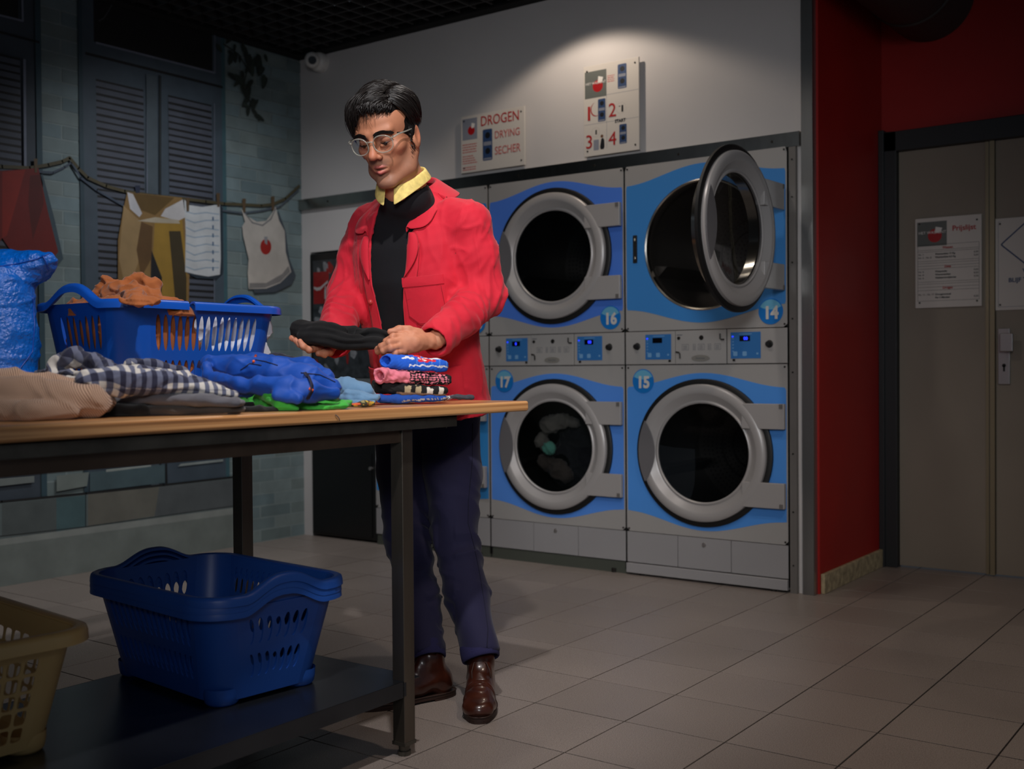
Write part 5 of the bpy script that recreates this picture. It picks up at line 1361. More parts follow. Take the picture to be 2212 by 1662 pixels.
# jacket details
def on(x, z, off): return T((x, float(surf(x, z, off)), z))[0]
def path_on(pts, off, r, name, mt, par, n=5):
    P = []
    for (x0, z0), (x1, z1) in zip(pts[:-1], pts[1:]):
        k = max(2, int(math.hypot(x1 - x0, z1 - z0) / .012))
        for i in range(k): P.append(on(x0 + (x1 - x0) * i / k, z0 + (z1 - z0) * i / k, off))
    P.append(on(*pts[-1], off)); return MB().tube(P, r, n).build(name, mt, par, smooth=True)
zz = np.linspace(-.664, -.13, 40)
for side in (0, 1):
    sg = 1 if side else -1
    rows = []
    for z in zz:
        e = open_edges(z)[side]; row = []
        for j, t in enumerate(np.linspace(0, 1, 6)):
            x = e - sg * .004 + sg * .040 * t; row.append(T((x, float(surf(x, z, .0085 + .0010 * math.sin(z * 60 + side) + .0025 * math.sin(z * 21 + 2 * side) * (1 - t))), z))[0])
        rows.append(row)
    strip(rows, 'front_placket', m_jkt, jacket, .0018)
    ed = [open_edges(z)[side] for z in zz]
    MB().tube([on(e - sg * .002, z, .0095 + .0025 * math.sin(z * 21 + 2 * side)) for e, z in zip(ed, zz)], .0016, 6).build('seam', m_jkt, jacket, smooth=True)
    MB().tube([on(e + sg * .036, z, .0098) for e, z in zip(ed, zz)], .0007, 4).build('stitching', m_stitch, jacket)
m_btn = mat('button_red', (190, 60, 60), .3)
for z in (-.16, -.29, -.42, -.55):
    e = open_edges(z)[0]; c = on(e - .018, z, .012); MB().ell(c, (.0085, .0085, .0085), 14, 8).build('button', m_btn, jacket, smooth=True) if z in (-.29, -.55) else None
    e = open_edges(z)[1]; path_on([(e + .008, z), (e + .026, z + .003)], .0115, .0012, 'buttonhole', m_stitch, jacket)
# chest pocket
def patch(outline, off, name, par, th=.0022):
    xs = [p[0] for p in outline]; zs = [p[1] for p in outline]; cx_, cz_ = np.mean(xs), np.mean(zs); mb = MB(); rings = []
    dense = []
    for (x0, z0), (x1, z1) in zip(outline, outline[1:] + outline[:1]):
        k = max(2, int(math.hypot(x1 - x0, z1 - z0) / .01))
        dense += [(x0 + (x1 - x0) * i / k, z0 + (z1 - z0) * i / k) for i in range(k)]
    for t in (1, .97, .66, .33): rings.append([on(cx_ + (x - cx_) * t, cz_ + (z - cz_) * t, off - (.003 if t == 1 else 0)) for x, z in dense])
    n = len(dense); Vv = [p for r in rings for p in r] + [on(cx_, cz_, off)]
    Fc = [(k * n + i, k * n + (i + 1) % n, (k + 1) * n + (i + 1) % n, (k + 1) * n + i) for k in range(3) for i in range(n)] + [(3 * n + i, 3 * n + (i + 1) % n, 4 * n) for i in range(n)]
    return mb.add(Vv, Fc).build(name, m_jkt, par, smooth=True, angle=40)
pk = patch([(.066, -.226), (.176, -.226), (.176, -.345), (.156, -.368), (.098, -.368), (.066, -.340)], .0125, 'chest_pocket', jacket)
patch([(.064, -.224), (.178, -.224), (.178, -.252), (.064, -.252)], .0150, 'pocket_band', pk)
path_on([(.071, -.256), (.071, -.337), (.100, -.362), (.154, -.362), (.171, -.342), (.171, -.256)], .0138, .0007, 'stitching', m_stitch, pk)
pk2 = patch([(-.178, -.50), (-.080, -.50), (-.085, -.645), (-.178, -.645)], .0125, 'hip_pocket', jacket)
path_on([(-.174, -.515), (-.084, -.515)], .0138, .0007, 'stitching', m_stitch, pk2)
pk3 = patch([(.080, -.50), (.178, -.50), (.178, -.645), (.085, -.645)], .0125, 'hip_pocket', jacket)
from mathutils.bvhtree import BVHTree
def bvh(o): return BVHTree.FromPolygons([v.co[:] for v in o.data.vertices], [p.vertices[:] for p in o.data.polygons])
def drape(o_bvh, pts, off):
    out = []
    for px, py in pts:
        d = ray(px, py); h_ = o_bvh.ray_cast(Vector(CC), Vector(d / np.linalg.norm(d)))
        if h_[0] is not None: out.append(np.array(h_[0]) + np.array(h_[1]) * off)
    return out
def seglist(p, n=10):
    out = []
    for (x0, y0), (x1, y1) in zip(p[:-1], p[1:]): out += [(x0 + (x1 - x0) * i / n, y0 + (y1 - y0) * i / n) for i in range(n)]
    return out + [p[-1]]
Bj = bvh(jacket)
for pl in ([(1012, 426), (998, 450), (988, 480), (983, 515), (984, 548)], [(765, 436), (752, 470), (748, 510), (752, 550)], [(1030, 760), (1036, 800), (1040, 850)], [(925, 372), (960, 396), (1008, 424)]):
    q_ = drape(Bj, seglist(pl, 8), .0006)
    q_ = [p for i, p in enumerate(q_) if i == 0 or np.linalg.norm(p - q_[i - 1]) < .03]
    if len(q_) > 4: MB().tube(q_, .0013, 5).build('seam', m_jkt, jacket, smooth=True)
# collars
def collar(name, mt, par, rx, ry, cy, gap_deg, stand, leaf, spread, tip, z0, thick, rise=.0, roundtip=False, drop_front=.0, band=None):
    n = 56; rows = []
    g = math.radians(gap_deg)
    for i in range(n):
        t = i / (n - 1); a = -math.pi / 2 + 0 + (g + (2 * math.pi - 2 * g) * t) + math.pi   # starts at front
        ca, sa = math.sin(g + (2 * math.pi - 2 * g) * t), math.cos(g + (2 * math.pi - 2 * g) * t)
        ex, ey = ca, sa     # ey = +1 at front
        fr_ = max(0, ey); edge = min(t, 1 - t) / .16; edge = min(1, edge)
        lf = leaf + tip * (1 - edge) ** 1.5 if not roundtip else leaf + tip * math.sin(min(1, edge) * math.pi * .5 + .0) * (1 if edge < 1 else 1) * (1 if True else 0)
        zc = z0 - drop_front * fr_ ** 2
        b0 = np.array((ex * (rx - .002), cy + ey * (ry - .002), zc - stand * .3)); b1 = np.array((ex * rx, cy + ey * ry, zc + stand * .5)); b2 = np.array((ex * (rx + .001), cy + ey * (ry + .001), zc + stand + rise * (1 - fr_)))
        o = np.array((ex, ey, 0.0)); b3 = b2 + o * .006 + (0, 0, -.001)
        row = [b0, b1, b2, b3]
        fw = np.array((0, .35 * fr_ * lf, 0)) 
        for u in (.25, .5, .75, 1.0): row.append(b3 + o * spread * u * (1 + .3 * fr_) + fw * u + np.array((0, 0, -lf * u)))
        rows.append([XF(p) for p in row])
    return strip(rows, name, mt, par, thick, sub=1)
XF = lambda p: KM @ np.array(p, float) + KC
collar('shirt_collar', m_shirt, man, .0655, .068, 0, 11, .030, .030, .010, .016, .0, .0022, rise=.010, drop_front=.006)
# jacket collar draped on the shoulders
def jcollar():
    n = 60; rows = []
    for i in range(n):
        t = -1 + 2 * i / (n - 1); s = 1 if t >= 0 else -1; u = abs(t)
        # neckline path: back of neck -> over shoulders -> down the chest
        th = min(u / .62, 1) * math.radians(112)
        x = s * .080 * math.sin(th) + (s * .004 if u > .62 else 0); y = -.030 - .068 * math.cos(th); z = .052 - .036 * min(u / .62, 1) ** 1.5
        if u > .62:
            v = (u - .62) / .38; x = s * (.0785 - .004 * v); z = .016 - .105 * v; y = float(surf(x, min(z, .016), .012)) * (v ** .7) + (-.030 - .068 * math.cos(math.radians(112))) * (1 - v ** .7)
        w_ = .062 * (1 - .25 * max(0, (u - .86) / .14)) ; 
        if u > .90: w_ *= math.sqrt(max(0.02, 1 - ((u - .90) / .10) ** 2))
        p0 = np.array((x, y, z)); dirx = np.array((math.sin(th), -math.cos(th) * .9, 0)) if u <= .62 else np.array((s * 1.0 if s > 0 else -1.0, .12, 0)); 
        if u <= .62: dirx = np.array((s * math.sin(th), -math.cos(th), 0))
        row = [p0 + (0, 0, -.012), p0 + (0, 0, .006), p0 + dirx * .006 + (0, 0, .010)]
        for k in (.3, .6, 1.0):
            q = p0 + dirx * (.010 + w_ * k); zz_ = z + .004 - w_ * k * (.75 if u <= .62 else .32)
            if u > .45:
                xx = np.clip(q[0], -.17, .17); base = float(surf(xx, min(zz_, .0), .014)); f_ = min(1, (u - .45) / .25)
                if q[1] > -.02: q[1] = q[1] * (1 - f_) + base * f_
            q[2] = zz_; row.append(q)
        rows.append([T(p)[0] for p in row])
    return strip(rows, 'jacket_collar', m_jkt, jacket, .003, sub=1)
jcollar()
# turned-back lapel corners
for sg, z1 in ((1, -.10), (-1, -.10)):
    rows = []
    for i in range(9):
        t = i / 8; z = -.095 - .13 * t; e = open_edges(z)[1 if sg > 0 else 0]; wd_ = .040 * math.sin(math.pi * (t * .8 + .2)) ; row = []
        for k in (0, .5, 1): x = e + sg * wd_ * k; row.append(T((x, float(surf(x, z, .013 + .012 * math.sin(math.pi * k) * (1 - t * .5) + .004 * k)), z))[0])
        rows.append(row)
    strip(rows, 'lapel', m_jkt, jacket, .002, sub=1)

# --- jeans
jn = Field(np.min([HPR, HPL, ANL, ANR, KNR], 0) - .14, np.max([HPL, HPR, ANL, ANR, KNL], 0) + .14, .0058)
jn.limb([HPL + (0, 0, .02), (HPL + KNL) / 2 + (0, 0, .02), KNL, (KNL + ANL) / 2, ANL], [.098, .088, .069, .064, .056], .02)
jn.limb([HPR + (0, 0, .02), (HPR + KNR) / 2 + (0, 0, .02), KNR, (KNR + ANR) / 2, ANR], [.098, .088, .069, .064, .056], .02)
hc = (HPL + HPR) / 2; jn.ell(hc + (0, 0, .05), (.175, .132, .13), .04, R=np.stack([TM[:, 0], TM[:, 1], np.array((0, 0, 1.0))], 1))
for an, kn_ in ((ANL, KNL), (ANR, KNR)):
    d_ = an - kn_; d_ /= np.linalg.norm(d_); jn.cap(an - d_ * .06, an + d_ * .06, .046, .046, .002, 'sub'); jn.op(an - .1, an + .1, plane_cut(an + d_ * .006, d_, .09), .002, 'sub')
V, Q = jn.mesh(); V = relax(V, Q, 2, .45); N = vnormals(V, Q); D = noise(V * np.array((1, 1, .7)), 6, 41) * .0026
for kn_, an, hp in ((KNL, ANL, HPL), (KNR, ANR, HPR)):
    dd = np.linalg.norm((V - kn_)[:, :2], axis=1) < .14; env = np.exp(-((V[:, 2] - kn_[2] + .02) / .15) ** 2) * dd; bk = .4 + .6 * (((V - kn_) @ CR) > 0)
    D += env * .0075 * (1 - 1.5 * np.abs(np.sin((V[:, 2] + .35 * (V - kn_) @ CR) * 46 + 1.1 * noise(V, 5, 43)))) * bk
    env = np.exp(-((V[:, 2] - an[2] - .10) / .10) ** 2); D += env * .0035 * np.sin(V[:, 2] * 130 + 2 * noise(V, 7, 44)) * dd
V = V + N * D[:, None]
jeans = vmesh('jeans', V, Q, m_jean, man)
m_cuffb = mat('denim_inside', (34, 32, 76), .9, var=.08, vs=40, bump=.2, bs=500)
for an, kn_ in ((ANL, KNL), (ANR, KNR)):
    d_ = an - kn_; d_ /= np.linalg.norm(d_); a_ = np.cross(d_, (0, 0, 1)); a_ /= np.linalg.norm(a_); b_ = np.cross(d_, a_); rows = []
    for i in range(28):
        th_ = 2 * math.pi * i / 27; e = math.cos(th_) * a_ + math.sin(th_) * b_; w_ = .0565 + .002 * math.sin(3 * th_); rows.append([an + d_ * -.030 + e * (w_ - .003), an - d_ * .028 + e * w_, an + d_ * .0 + e * (w_ + .001), an + d_ * .018 + e * w_, an + d_ * .019 + e * (w_ - .006), an + d_ * .0 + e * (w_ - .008)])
    strip(rows, 'turn_up', m_cuffb, jeans, .002, sub=1)
# outer seam line on his left leg
Bn = bvh(jeans)
q_ = drape(Bn, seglist([(1021, 915), (1020, 1000), (1012, 1080), (1011, 1130), (1024, 1180), (1036, 1240), (1046, 1300), (1054, 1360), (1052, 1400)], 10), .0004)
if len(q_) > 6: MB().tube(q_, .0017, 5).build('side_seam', mat('seam_navy', (20, 19, 46), .9), jeans, smooth=True)

# --- shoes
m_shoe = mat('brown_polished_leather', (62, 27, 16), .30, var=.35, vs=26, bump=.06, bs=70, coat=.4)
m_sole = mat('brown_leather_sole', (44, 24, 16), .6); m_lace = mat('brown_lace', (52, 28, 18), .7)
def shoe(ank, d2, label):
    d2 = np.array((d2[0], d2[1], 0.0)); d2 /= np.linalg.norm(d2); s2 = np.array((-d2[1], d2[0], 0)); U = np.array((0, 0, 1.0)); c0 = np.array((ank[0], ank[1], 0)); R = np.stack([d2, s2, U], 1)
    X = lambda p: c0 + R @ np.array(p, float)
    f = Field((-.10, -.07, 0), (.23, .07, .16), .0034)
    f.ell((.165, 0, .030), (.052, .047, .030), .02); f.cap((.12, 0, .036), (.02, 0, .052), .043, .042, .03, flat=((0, 1, 0), 1.0)); f.ell((-.045, 0, .045), (.038, .035, .045), .03)
    f.cap((-.02, 0, .07), (-.012, 0, .125), .040, .041, .02); f.cap((.05, 0, .07), (.01, 0, .11), .030, .036, .02)
    f.cap((-.01, 0, .11), (-.01, 0, .17), .035, .036, .003, 'sub'); f.op((-.2, -.2, -.05), (.3, .2, .012), lambda x, y, z: (z - .012 + 0 * x + 0 * y).astype(f32), .004, 'sub')
    V, Q = f.mesh(); V = relax(V, Q, 2)
    N = vnormals(V, Q); V = V + N * ((noise(V, 16, 51) * .0010) + .0016 * np.exp(-((V[:, 0] - .105) / .016) ** 2) * np.sin(V[:, 0] * 420))[:, None]
    so = vmesh('shoe', (R @ V.T).T + c0, Q, m_shoe, man); so['label'] = label
    P = []
    for i in range(40):
        t = 2 * math.pi * i / 40; x = .065 + .158 * math.cos(t); w_ = .049 * (1 + .10 * math.cos(t - .3)) * (1 - .16 * math.exp(-((x - .03) / .05) ** 2)); P.append((x, w_ * math.copysign(abs(math.sin(t)) ** .8, math.sin(t))))
    MB().prism(P, X((0, 0, .006)), d2, s2, U, .011).build('sole', m_sole, so, smooth=True, angle=40)
    Ph = [(x, y) for x, y in P if x < .0]; MB().prism(Ph, X((0, 0, 0.0)), d2, s2, U, .008).prism([(x, y) for x, y in P if x > .06], X((0, 0, .0)), d2, s2, U, .007).build('heel', m_sole, so)
    MB().tube([X((x, y * 1.0, .0175)) for x, y in P + P[:1]], .0022, 5).build('welt', m_sole, so, smooth=True)
    f2 = lambda x: .058 + .062 * max(0, (.095 - x)) / .075
    for k in range(4):
        x = .075 - .017 * k; z = .086 + .013 * k; MB().tube([X((x, -.020, z - .006)), X((x + .003, 0, z + .003)), X((x, .020, z - .006))], .0019, 6).build('lace', m_lace, so, smooth=True)
    MB().tube([X((.03, 0, .128)), X((.045, .018, .122)), X((.06, .028, .105)), X((.07, .030, .085))], .0019, 6).tube([X((.03, 0, .128)), X((.045, -.018, .122)), X((.062, -.024, .102)), X((.078, -.022, .078))], .0019, 6).build('lace', m_lace, so, smooth=True)
    return so
shoe(ANL, np.array((-1.872, 2.406)) - ANL[:2], 'polished dark brown leather shoe pointing at the viewer')
shoe(ANR, (-.40, -.92), 'brown leather shoe partly behind the steel table leg')
# --- the black cloth he holds
m_blk = fabric('black_cloth', (13, 12, 13), 800, .95, .03, bump=.15)
A = atd
cf_ = Field(np.min([A(610, 780, 3.0), A(860, 680, 3.2), A(610, 680, 3.2), A(860, 780, 2.9)], 0) - .05, np.max([A(610, 780, 2.95), A(860, 680, 3.2), A(610, 680, 3.2), A(860, 780, 2.95)], 0) + .05, .0034)
cf_.limb([A(648, 712, 3.12), A(690, 716, 3.08), A(730, 720, 3.05)], [.026, .026, .024], .012)
cf_.limb([A(642, 716, 3.16), A(690, 712, 3.14), A(760, 722, 3.08), A(826, 726, 3.01)], [.022, .024, .020, .019], .012)
cf_.limb([A(655, 726, 3.09), A(700, 734, 3.05), A(770, 738, 3.01), A(820, 742, 2.99)], [.018, .021, .019, .017], .008)
cf_.limb([A(690, 738, 3.07), A(750, 744, 3.03), A(806, 748, 3.02)], [.014, .016, .013], .006)
cf_.limb([A(775, 718, 3.04), A(830, 718, 3.0)], [.012, .010], .008)
V, Q = cf_.mesh(); V = relax(V, Q, 2); N = vnormals(V, Q)
along = (V - A(640, 720, 3.1)) @ CR; acr = V[:, 2]
V = V + N * (.0028 * np.sin(acr * 330 + along * 26 + 1.5 * noise(V, 9, 61)) * np.clip(along / .12, .2, 1) + noise(V, 14, 62) * .0016)[:, None]
blk = vmesh('folded_cloth', V, Q, m_blk); tag(blk, 'folded black cloth held up between the man\'s two hands above the table', 'cloth')
# ------------------------------------------------------------------ clothes on the table
def half_space(z0):
    return lambda x, y, z: (z - z0 + 0 * x + 0 * y).astype(f32)
def crease(V, sc, seed, w=.35):
    """sharp fold lines: thin ridges where a smooth noise crosses zero"""
    n = noise(V * np.array(sc), 1.0, seed); return np.exp(-np.abs(n) / w)
def cloth(name, label, cat, mt, ops, h=.0036, k=.010, disp=None, floor=True, group=None, parent=None, cuts=(), zf=None, relaxn=2, cols=None, attr=None, post=None):
    pts = [A(*p[:3]) for o in ops for p in o[0]]; R = max(max(o[1]) for o in ops) + .02
    f = Field(np.min(pts, 0) - R, np.max(pts, 0) + R, h)
    for o in ops:
        P = [A(*p) for p in o[0]]; fl_ = o[2] if len(o) > 2 else None; kk = o[3] if len(o) > 3 else k
        fl_ = ((0, 0, 1.0), fl_) if fl_ else None
        if len(P) == 1: f.cap(P[0], P[0] + (.001, 0, 0), o[1][0], None, kk, 'add', fl_)
        else: f.limb(P, o[1], kk, 'add', fl_)
    for o in cuts:
        P = [A(*p) for p in o[0]]; fl_ = ((0, 0, 1.0), o[2]) if len(o) > 2 and o[2] else None
        f.limb(P, o[1], .002, 'sub', fl_)
    if floor:
        z0 = zf if zf is not None else TZ + .0006
        f.op((-9, -9, -1), (9, 9, z0), half_space(z0), .002, 'sub', m=.02)
    V, Q = f.mesh(); V = relax(V, Q, relaxn, .5); N = vnormals(V, Q)
    V0 = V.copy()
    if disp is not None:
        d = disp(V, N)
        if floor: d = d * np.clip((V[:, 2] - (zf or TZ)) / .006, 0, 1)
        V = relax(V + N * d[:, None], Q, 1, .45)
    if post is not None: V = post(V)
    c = cols(V0, N) if cols else None
    o = vmesh(name, V, Q, mt, parent, col=c)
    if attr is not None:
        at = o.data.attributes.new('fab', 'FLOAT_VECTOR', 'POINT'); at.data.foreach_set('vector', np.asarray(attr(V0), f32).ravel())
    if parent is None: tag(o, label, cat, group)
    return o
def wr(a1=.003, a2=.0012, s=(18, 9, 40), seed=1, bias=.4):
    return lambda V, N: a1 * (crease(V, s, seed) - bias) + a1 * .7 * (crease(V, (s[1], s[0], s[2] * .6), seed + 7) - bias) + a2 * noise(V, 30, seed + 3)
def ribbed(name, c1, c2, freq):
    M = mat(name, c1, .85, sheen=.3); nt = M.node_tree; b = nt.nodes['Principled BSDF']
    a = nt.nodes.new('ShaderNodeAttribute'); a.attribute_name = 'fab'
    sp = nt.nodes.new('ShaderNodeSeparateXYZ'); nt.links.new(a.outputs['Vector'], sp.inputs[0])
    m1 = nt.nodes.new('ShaderNodeMath'); m1.operation = 'MULTIPLY'; m1.inputs[1].default_value = freq; nt.links.new(sp.outputs[0], m1.inputs[0])
    m2 = nt.nodes.new('ShaderNodeMath'); m2.operation = 'SINE'; nt.links.new(m1.outputs[0], m2.inputs[0])
    r = nt.nodes.new('ShaderNodeMapRange'); r.inputs[1].default_value = -1; nt.links.new(m2.outputs[0], r.inputs[0])
    mx = nt.nodes.new('ShaderNodeMix'); mx.data_type = 'RGBA'; mx.inputs[6].default_value = s2l(c2) + (1,); mx.inputs[7].default_value = s2l(c1) + (1,)
    nt.links.new(r.outputs[0], mx.inputs[0]); nt.links.new(mx.outputs[2], b.inputs['Base Color'])
    bp = nt.nodes.new('ShaderNodeBump'); bp.inputs['Strength'].default_value = .5; bp.inputs['Distance'].default_value = .002
    nt.links.new(r.outputs[0], bp.inputs['Height']); nt.links.new(bp.outputs[0], b.inputs['Normal']); return M
def gingham(name, s, white, mid, dark):
    M = mat(name, white, .85, sheen=.15); nt = M.node_tree; b = nt.nodes['Principled BSDF']
    a = nt.nodes.new('ShaderNodeAttribute'); a.attribute_name = 'fab'; sp = nt.nodes.new('ShaderNodeSeparateXYZ'); nt.links.new(a.outputs['Vector'], sp.inputs[0])
    outs = []
    for i in (0, 1):
        d = nt.nodes.new('ShaderNodeMath'); d.operation = 'DIVIDE'; d.inputs[1].default_value = s; nt.links.new(sp.outputs[i], d.inputs[0])
        w_ = nt.nodes.new('ShaderNodeMath'); w_.operation = 'FRACT'; nt.links.new(d.outputs[0], w_.inputs[0])
        g_ = nt.nodes.new('ShaderNodeMath'); g_.operation = 'GREATER_THAN'; g_.inputs[1].default_value = .5; nt.links.new(w_.outputs[0], g_.inputs[0]); outs.append(g_)
    ad = nt.nodes.new('ShaderNodeMath'); ad.operation = 'ADD'; nt.links.new(outs[0].outputs[0], ad.inputs[0]); nt.links.new(outs[1].outputs[0], ad.inputs[1])
    hv = nt.nodes.new('ShaderNodeMath'); hv.operation = 'MULTIPLY'; hv.inputs[1].default_value = .5; nt.links.new(ad.outputs[0], hv.inputs[0])
    r = nt.nodes.new('ShaderNodeValToRGB'); r.color_ramp.interpolation = 'CONSTANT'; e = r.color_ramp.elements
    e[0].position = 0; e[0].color = s2l(white) + (1,); e[1].position = .75; e[1].color = s2l(dark) + (1,); e2 = e.new(.25); e2.color = s2l(mid) + (1,)
    nt.links.new(hv.outputs[0], r.inputs[0]); nt.links.new(r.outputs[0], b.inputs['Base Color'])
    n = nt.nodes.new('ShaderNodeTexNoise'); n.inputs['Scale'].default_value = 500; bp = nt.nodes.new('ShaderNodeBump'); bp.inputs['Strength'].default_value = .12; bp.inputs['Distance'].default_value = .002
    nt.links.new(n.outputs['Fac'], bp.inputs['Height']); nt.links.new(bp.outputs[0], b.inputs['Normal']); return M
RH = np.array([CR[0], CR[1], 0.0]); FH = np.array([CF[0], CF[1], 0.0])
# corduroy garment
cloth('corduroy_garment', 'beige ribbed corduroy garment lying at the near left edge of the table', 'garment', ribbed('beige_corduroy', (204, 168, 142), (120, 88, 66), 1500.0),
      [([(-120, 866, 2.10), (40, 860, 2.12), (130, 862, 2.14), (200, 868, 2.18), (232, 874, 2.24)], [.045, .044, .040, .032, .016]),
       ([(-120, 845, 2.26), (20, 842, 2.26), (120, 848, 2.28), (200, 852, 2.30)], [.046, .044, .036, .026]),
       ([(-100, 885, 2.08), (60, 890, 2.06), (150, 888, 2.12)], [.028, .022, .018])], .0042,
      disp=lambda V, N: .0065 * (crease(V, (4, 9, 16), 12, .4) - .4) + .0045 * (crease(V, (12, 4, 14), 15, .35) - .35) + .001 * noise(V, 14, 4),
      attr=lambda V: np.stack([V @ RH + V @ FH * .35 + V[:, 2] * .45 + .007 * noise(V, 4.0, 9), V[:, 2], V[:, 0]], 1))
# folded sweaters
m_gsw = fabric('dark_grey_jersey', (92, 90, 96), 600, .95, .3, bump=.2); m_gsw2 = fabric('brown_grey_jersey', (70, 64, 60), 600, .95, .3); m_nvy = fabric('navy_jersey', (26, 27, 44), 700, .95, .2); m_blkj = fabric('black_jersey', (16, 15, 16), 700, .95, .2)
cloth('folded_trousers', 'black folded garment beneath the grey sweaters, beside the beige corduroy', 'garment', m_blkj,
      [([(150, 876, 2.30), (230, 884, 2.26), (300, 888, 2.26)], [.026, .028, .026], 1.7), ([(170, 868, 2.42), (300, 874, 2.42)], [.03, .03], 1.7)], .0042, disp=wr(.002, .001, seed=31))
cloth('folded_sweater', 'brown-grey and navy folded sweater lowest in the pile of grey clothes', 'garment', m_gsw2,
      [([(275, 886, 2.28), (380, 886, 2.28), (512, 883, 2.32)], [.024, .024, .020], 2.1), ([(275, 878, 2.45), (400, 878, 2.45), (500, 876, 2.46)], [.03, .03, .026], 2.1)], .0040, disp=wr(.0018, .0008, (8, 6, 60), seed=33))
cloth('folded_sweater', 'dark grey folded sweatshirt under the checked shirt', 'garment', m_gsw,
      [([(262, 866, 2.30), (350, 862, 2.28), (430, 864, 2.28), (506, 871, 2.31)], [.030, .032, .030, .022], 2.2), ([(250, 852, 2.46), (400, 856, 2.46), (490, 862, 2.46)], [.036, .034, .028], 2.1), ([(505, 870, 2.29), (511, 871, 2.40)], [.015, .014], 1.2)], .0040, disp=wr(.0020, .0008, (8, 6, 50), seed=35), zf=TZ + .016)
# checked shirt
m_chk = gingham('navy_white_gingham', .0215, (206, 200, 192), (96, 100, 122), (30, 32, 58))
ax0, ax1 = A(190, 832, 2.22), A(505, 848, 2.42); axd = (ax1 - ax0) / np.linalg.norm(ax1 - ax0); axn = np.cross(axd, (0, 0, 1)); axn /= np.linalg.norm(axn)
def chk(V):
    u = (V - ax0) @ axd; n_ = (V - ax0) @ axn; z = V[:, 2] - ax0[2] + u * .03
    return np.stack([u + .004 * noise(V, 5, 3), np.arctan2(z + .006, -n_ + .0001) * .028 + .003 * noise(V, 6, 5), 0 * u], 1)
cloth('checked_shirt', 'navy and white checked shirt folded across the grey sweaters and corduroy', 'shirt', m_chk,
      [([(192, 830, 2.20), (262, 824, 2.22), (350, 826, 2.26), (440, 840, 2.30), (508, 851, 2.34)], [.030, .031, .025, .018, .009], 1.0, .012),
       ([(215, 818, 2.30), (300, 812, 2.33), (400, 822, 2.38), (480, 840, 2.40)], [.024, .024, .018, .010], 1.0, .010),
       ([(128, 782, 2.42), (160, 772, 2.40), (205, 784, 2.36), (240, 800, 2.32)], [.018, .022, .020, .018], 1.0, .008),
       ([(122, 790, 2.42), (116, 806, 2.40)], [.018, .012]), ([(80, 806, 2.46), (120, 806, 2.42), (185, 812, 2.34)], [.006, .011, .011], 1.0, .005),
       ([(100, 818, 2.38), (170, 822, 2.30)], [.008, .009], 1.0, .005), ([(280, 786, 2.46), (330, 790, 2.46), (395, 802, 2.46)], [.014, .016, .012], 1.0, .008)],
      .0030, disp=lambda V, N: .0030 * (crease(V, (7, 10, 24), 51, .34) - .35) + .0022 * (crease(V, (14, 6, 14), 54, .34) - .35) + .0008 * noise(V, 30, 2),
      cuts=[([(160, 848, 2.14), (196, 838, 2.19)], [.016, .009])], attr=chk, zf=TZ + .020)
# blue fleece jacket
m_flc = mat('bright_blue_fleece', (4, 74, 172), .62, var=.06, vs=20, bump=.06, bs=500, sheen=.06)
bj = cloth('blue_jacket', 'bright blue zipped fleece jacket folded on top of the green shirt', 'jacket', m_flc,
      [([(458, 790, 2.66), (525, 796, 2.62), (600, 808, 2.58), (660, 822, 2.56), (716, 838, 2.58)], [.022, .030, .036, .036, .024], 1.0, .02),
       ([(450, 782, 2.76), (560, 788, 2.78), (660, 800, 2.74), (705, 820, 2.68)], [.018, .028, .030, .022], 1.0, .02),
       ([(560, 828, 2.50), (620, 838, 2.48), (665, 846, 2.49), (724, 852, 2.54)], [.018, .026, .026, .014], 1.0, .012),
       ([(446, 790, 2.62), (450, 812, 2.60), (520, 832, 2.52), (590, 842, 2.50)], [.012, .014, .018, .020], 1.0, .008),
       ([(600, 855, 2.46), (645, 862, 2.45)], [.016, .012], 1.0, .01), ([(470, 842, 2.58), (540, 848, 2.54)], [.012, .014], 1.0, .008)],
      .0036, disp=lambda V, N: .0036 * (crease(V, (4, 10, 20), 71, .34) - .4) + .0020 * (crease(V, (12, 4, 12), 76, .32) - .35) + .0006 * noise(V, 25, 2), zf=TZ + .010)
m_zip = mat('navy_zip_tape', (24, 26, 52), .7); m_org = mat('orange_pull', (236, 96, 40), .5)
B_ = bvh(bj)
zp = drape(B_, seglist([(659, 806), (668, 818), (674, 832), (674, 846), (666, 860)]), .0012)
if len(zp) > 3: MB().tube(zp, .0085, 8, flat=.30).build('zip_tape', m_zip, bj, smooth=True); MB().tube([p + np.array((.001, -.001, .001)) for p in zp], .0014, 6).build('zip_teeth', m_blk, bj, smooth=True)
for pl in ([(650, 806), (690, 810), (724, 826)], [(552, 778), (575, 782), (600, 790)], [(565, 790), (540, 786), (520, 800)]):
    q = drape(B_, seglist(pl, 8), .0008)
    if len(q) > 3: MB().tube(q, .0012, 5).build('seam', m_zip, bj, smooth=True)
for (a, b) in (((553, 770), (549, 783)), ((668, 840), (676, 845))):
    q = drape(B_, [a, ((a[0] + b[0]) / 2, (a[1] + b[1]) / 2), b], .003)
    if len(q) < 2: q = [A(a[0], a[1], 2.60), A(b[0], b[1], 2.60)]
    MB().tube([q[0], q[-1]], .0034, 8).build('zip_pull', m_org, bj, smooth=True)
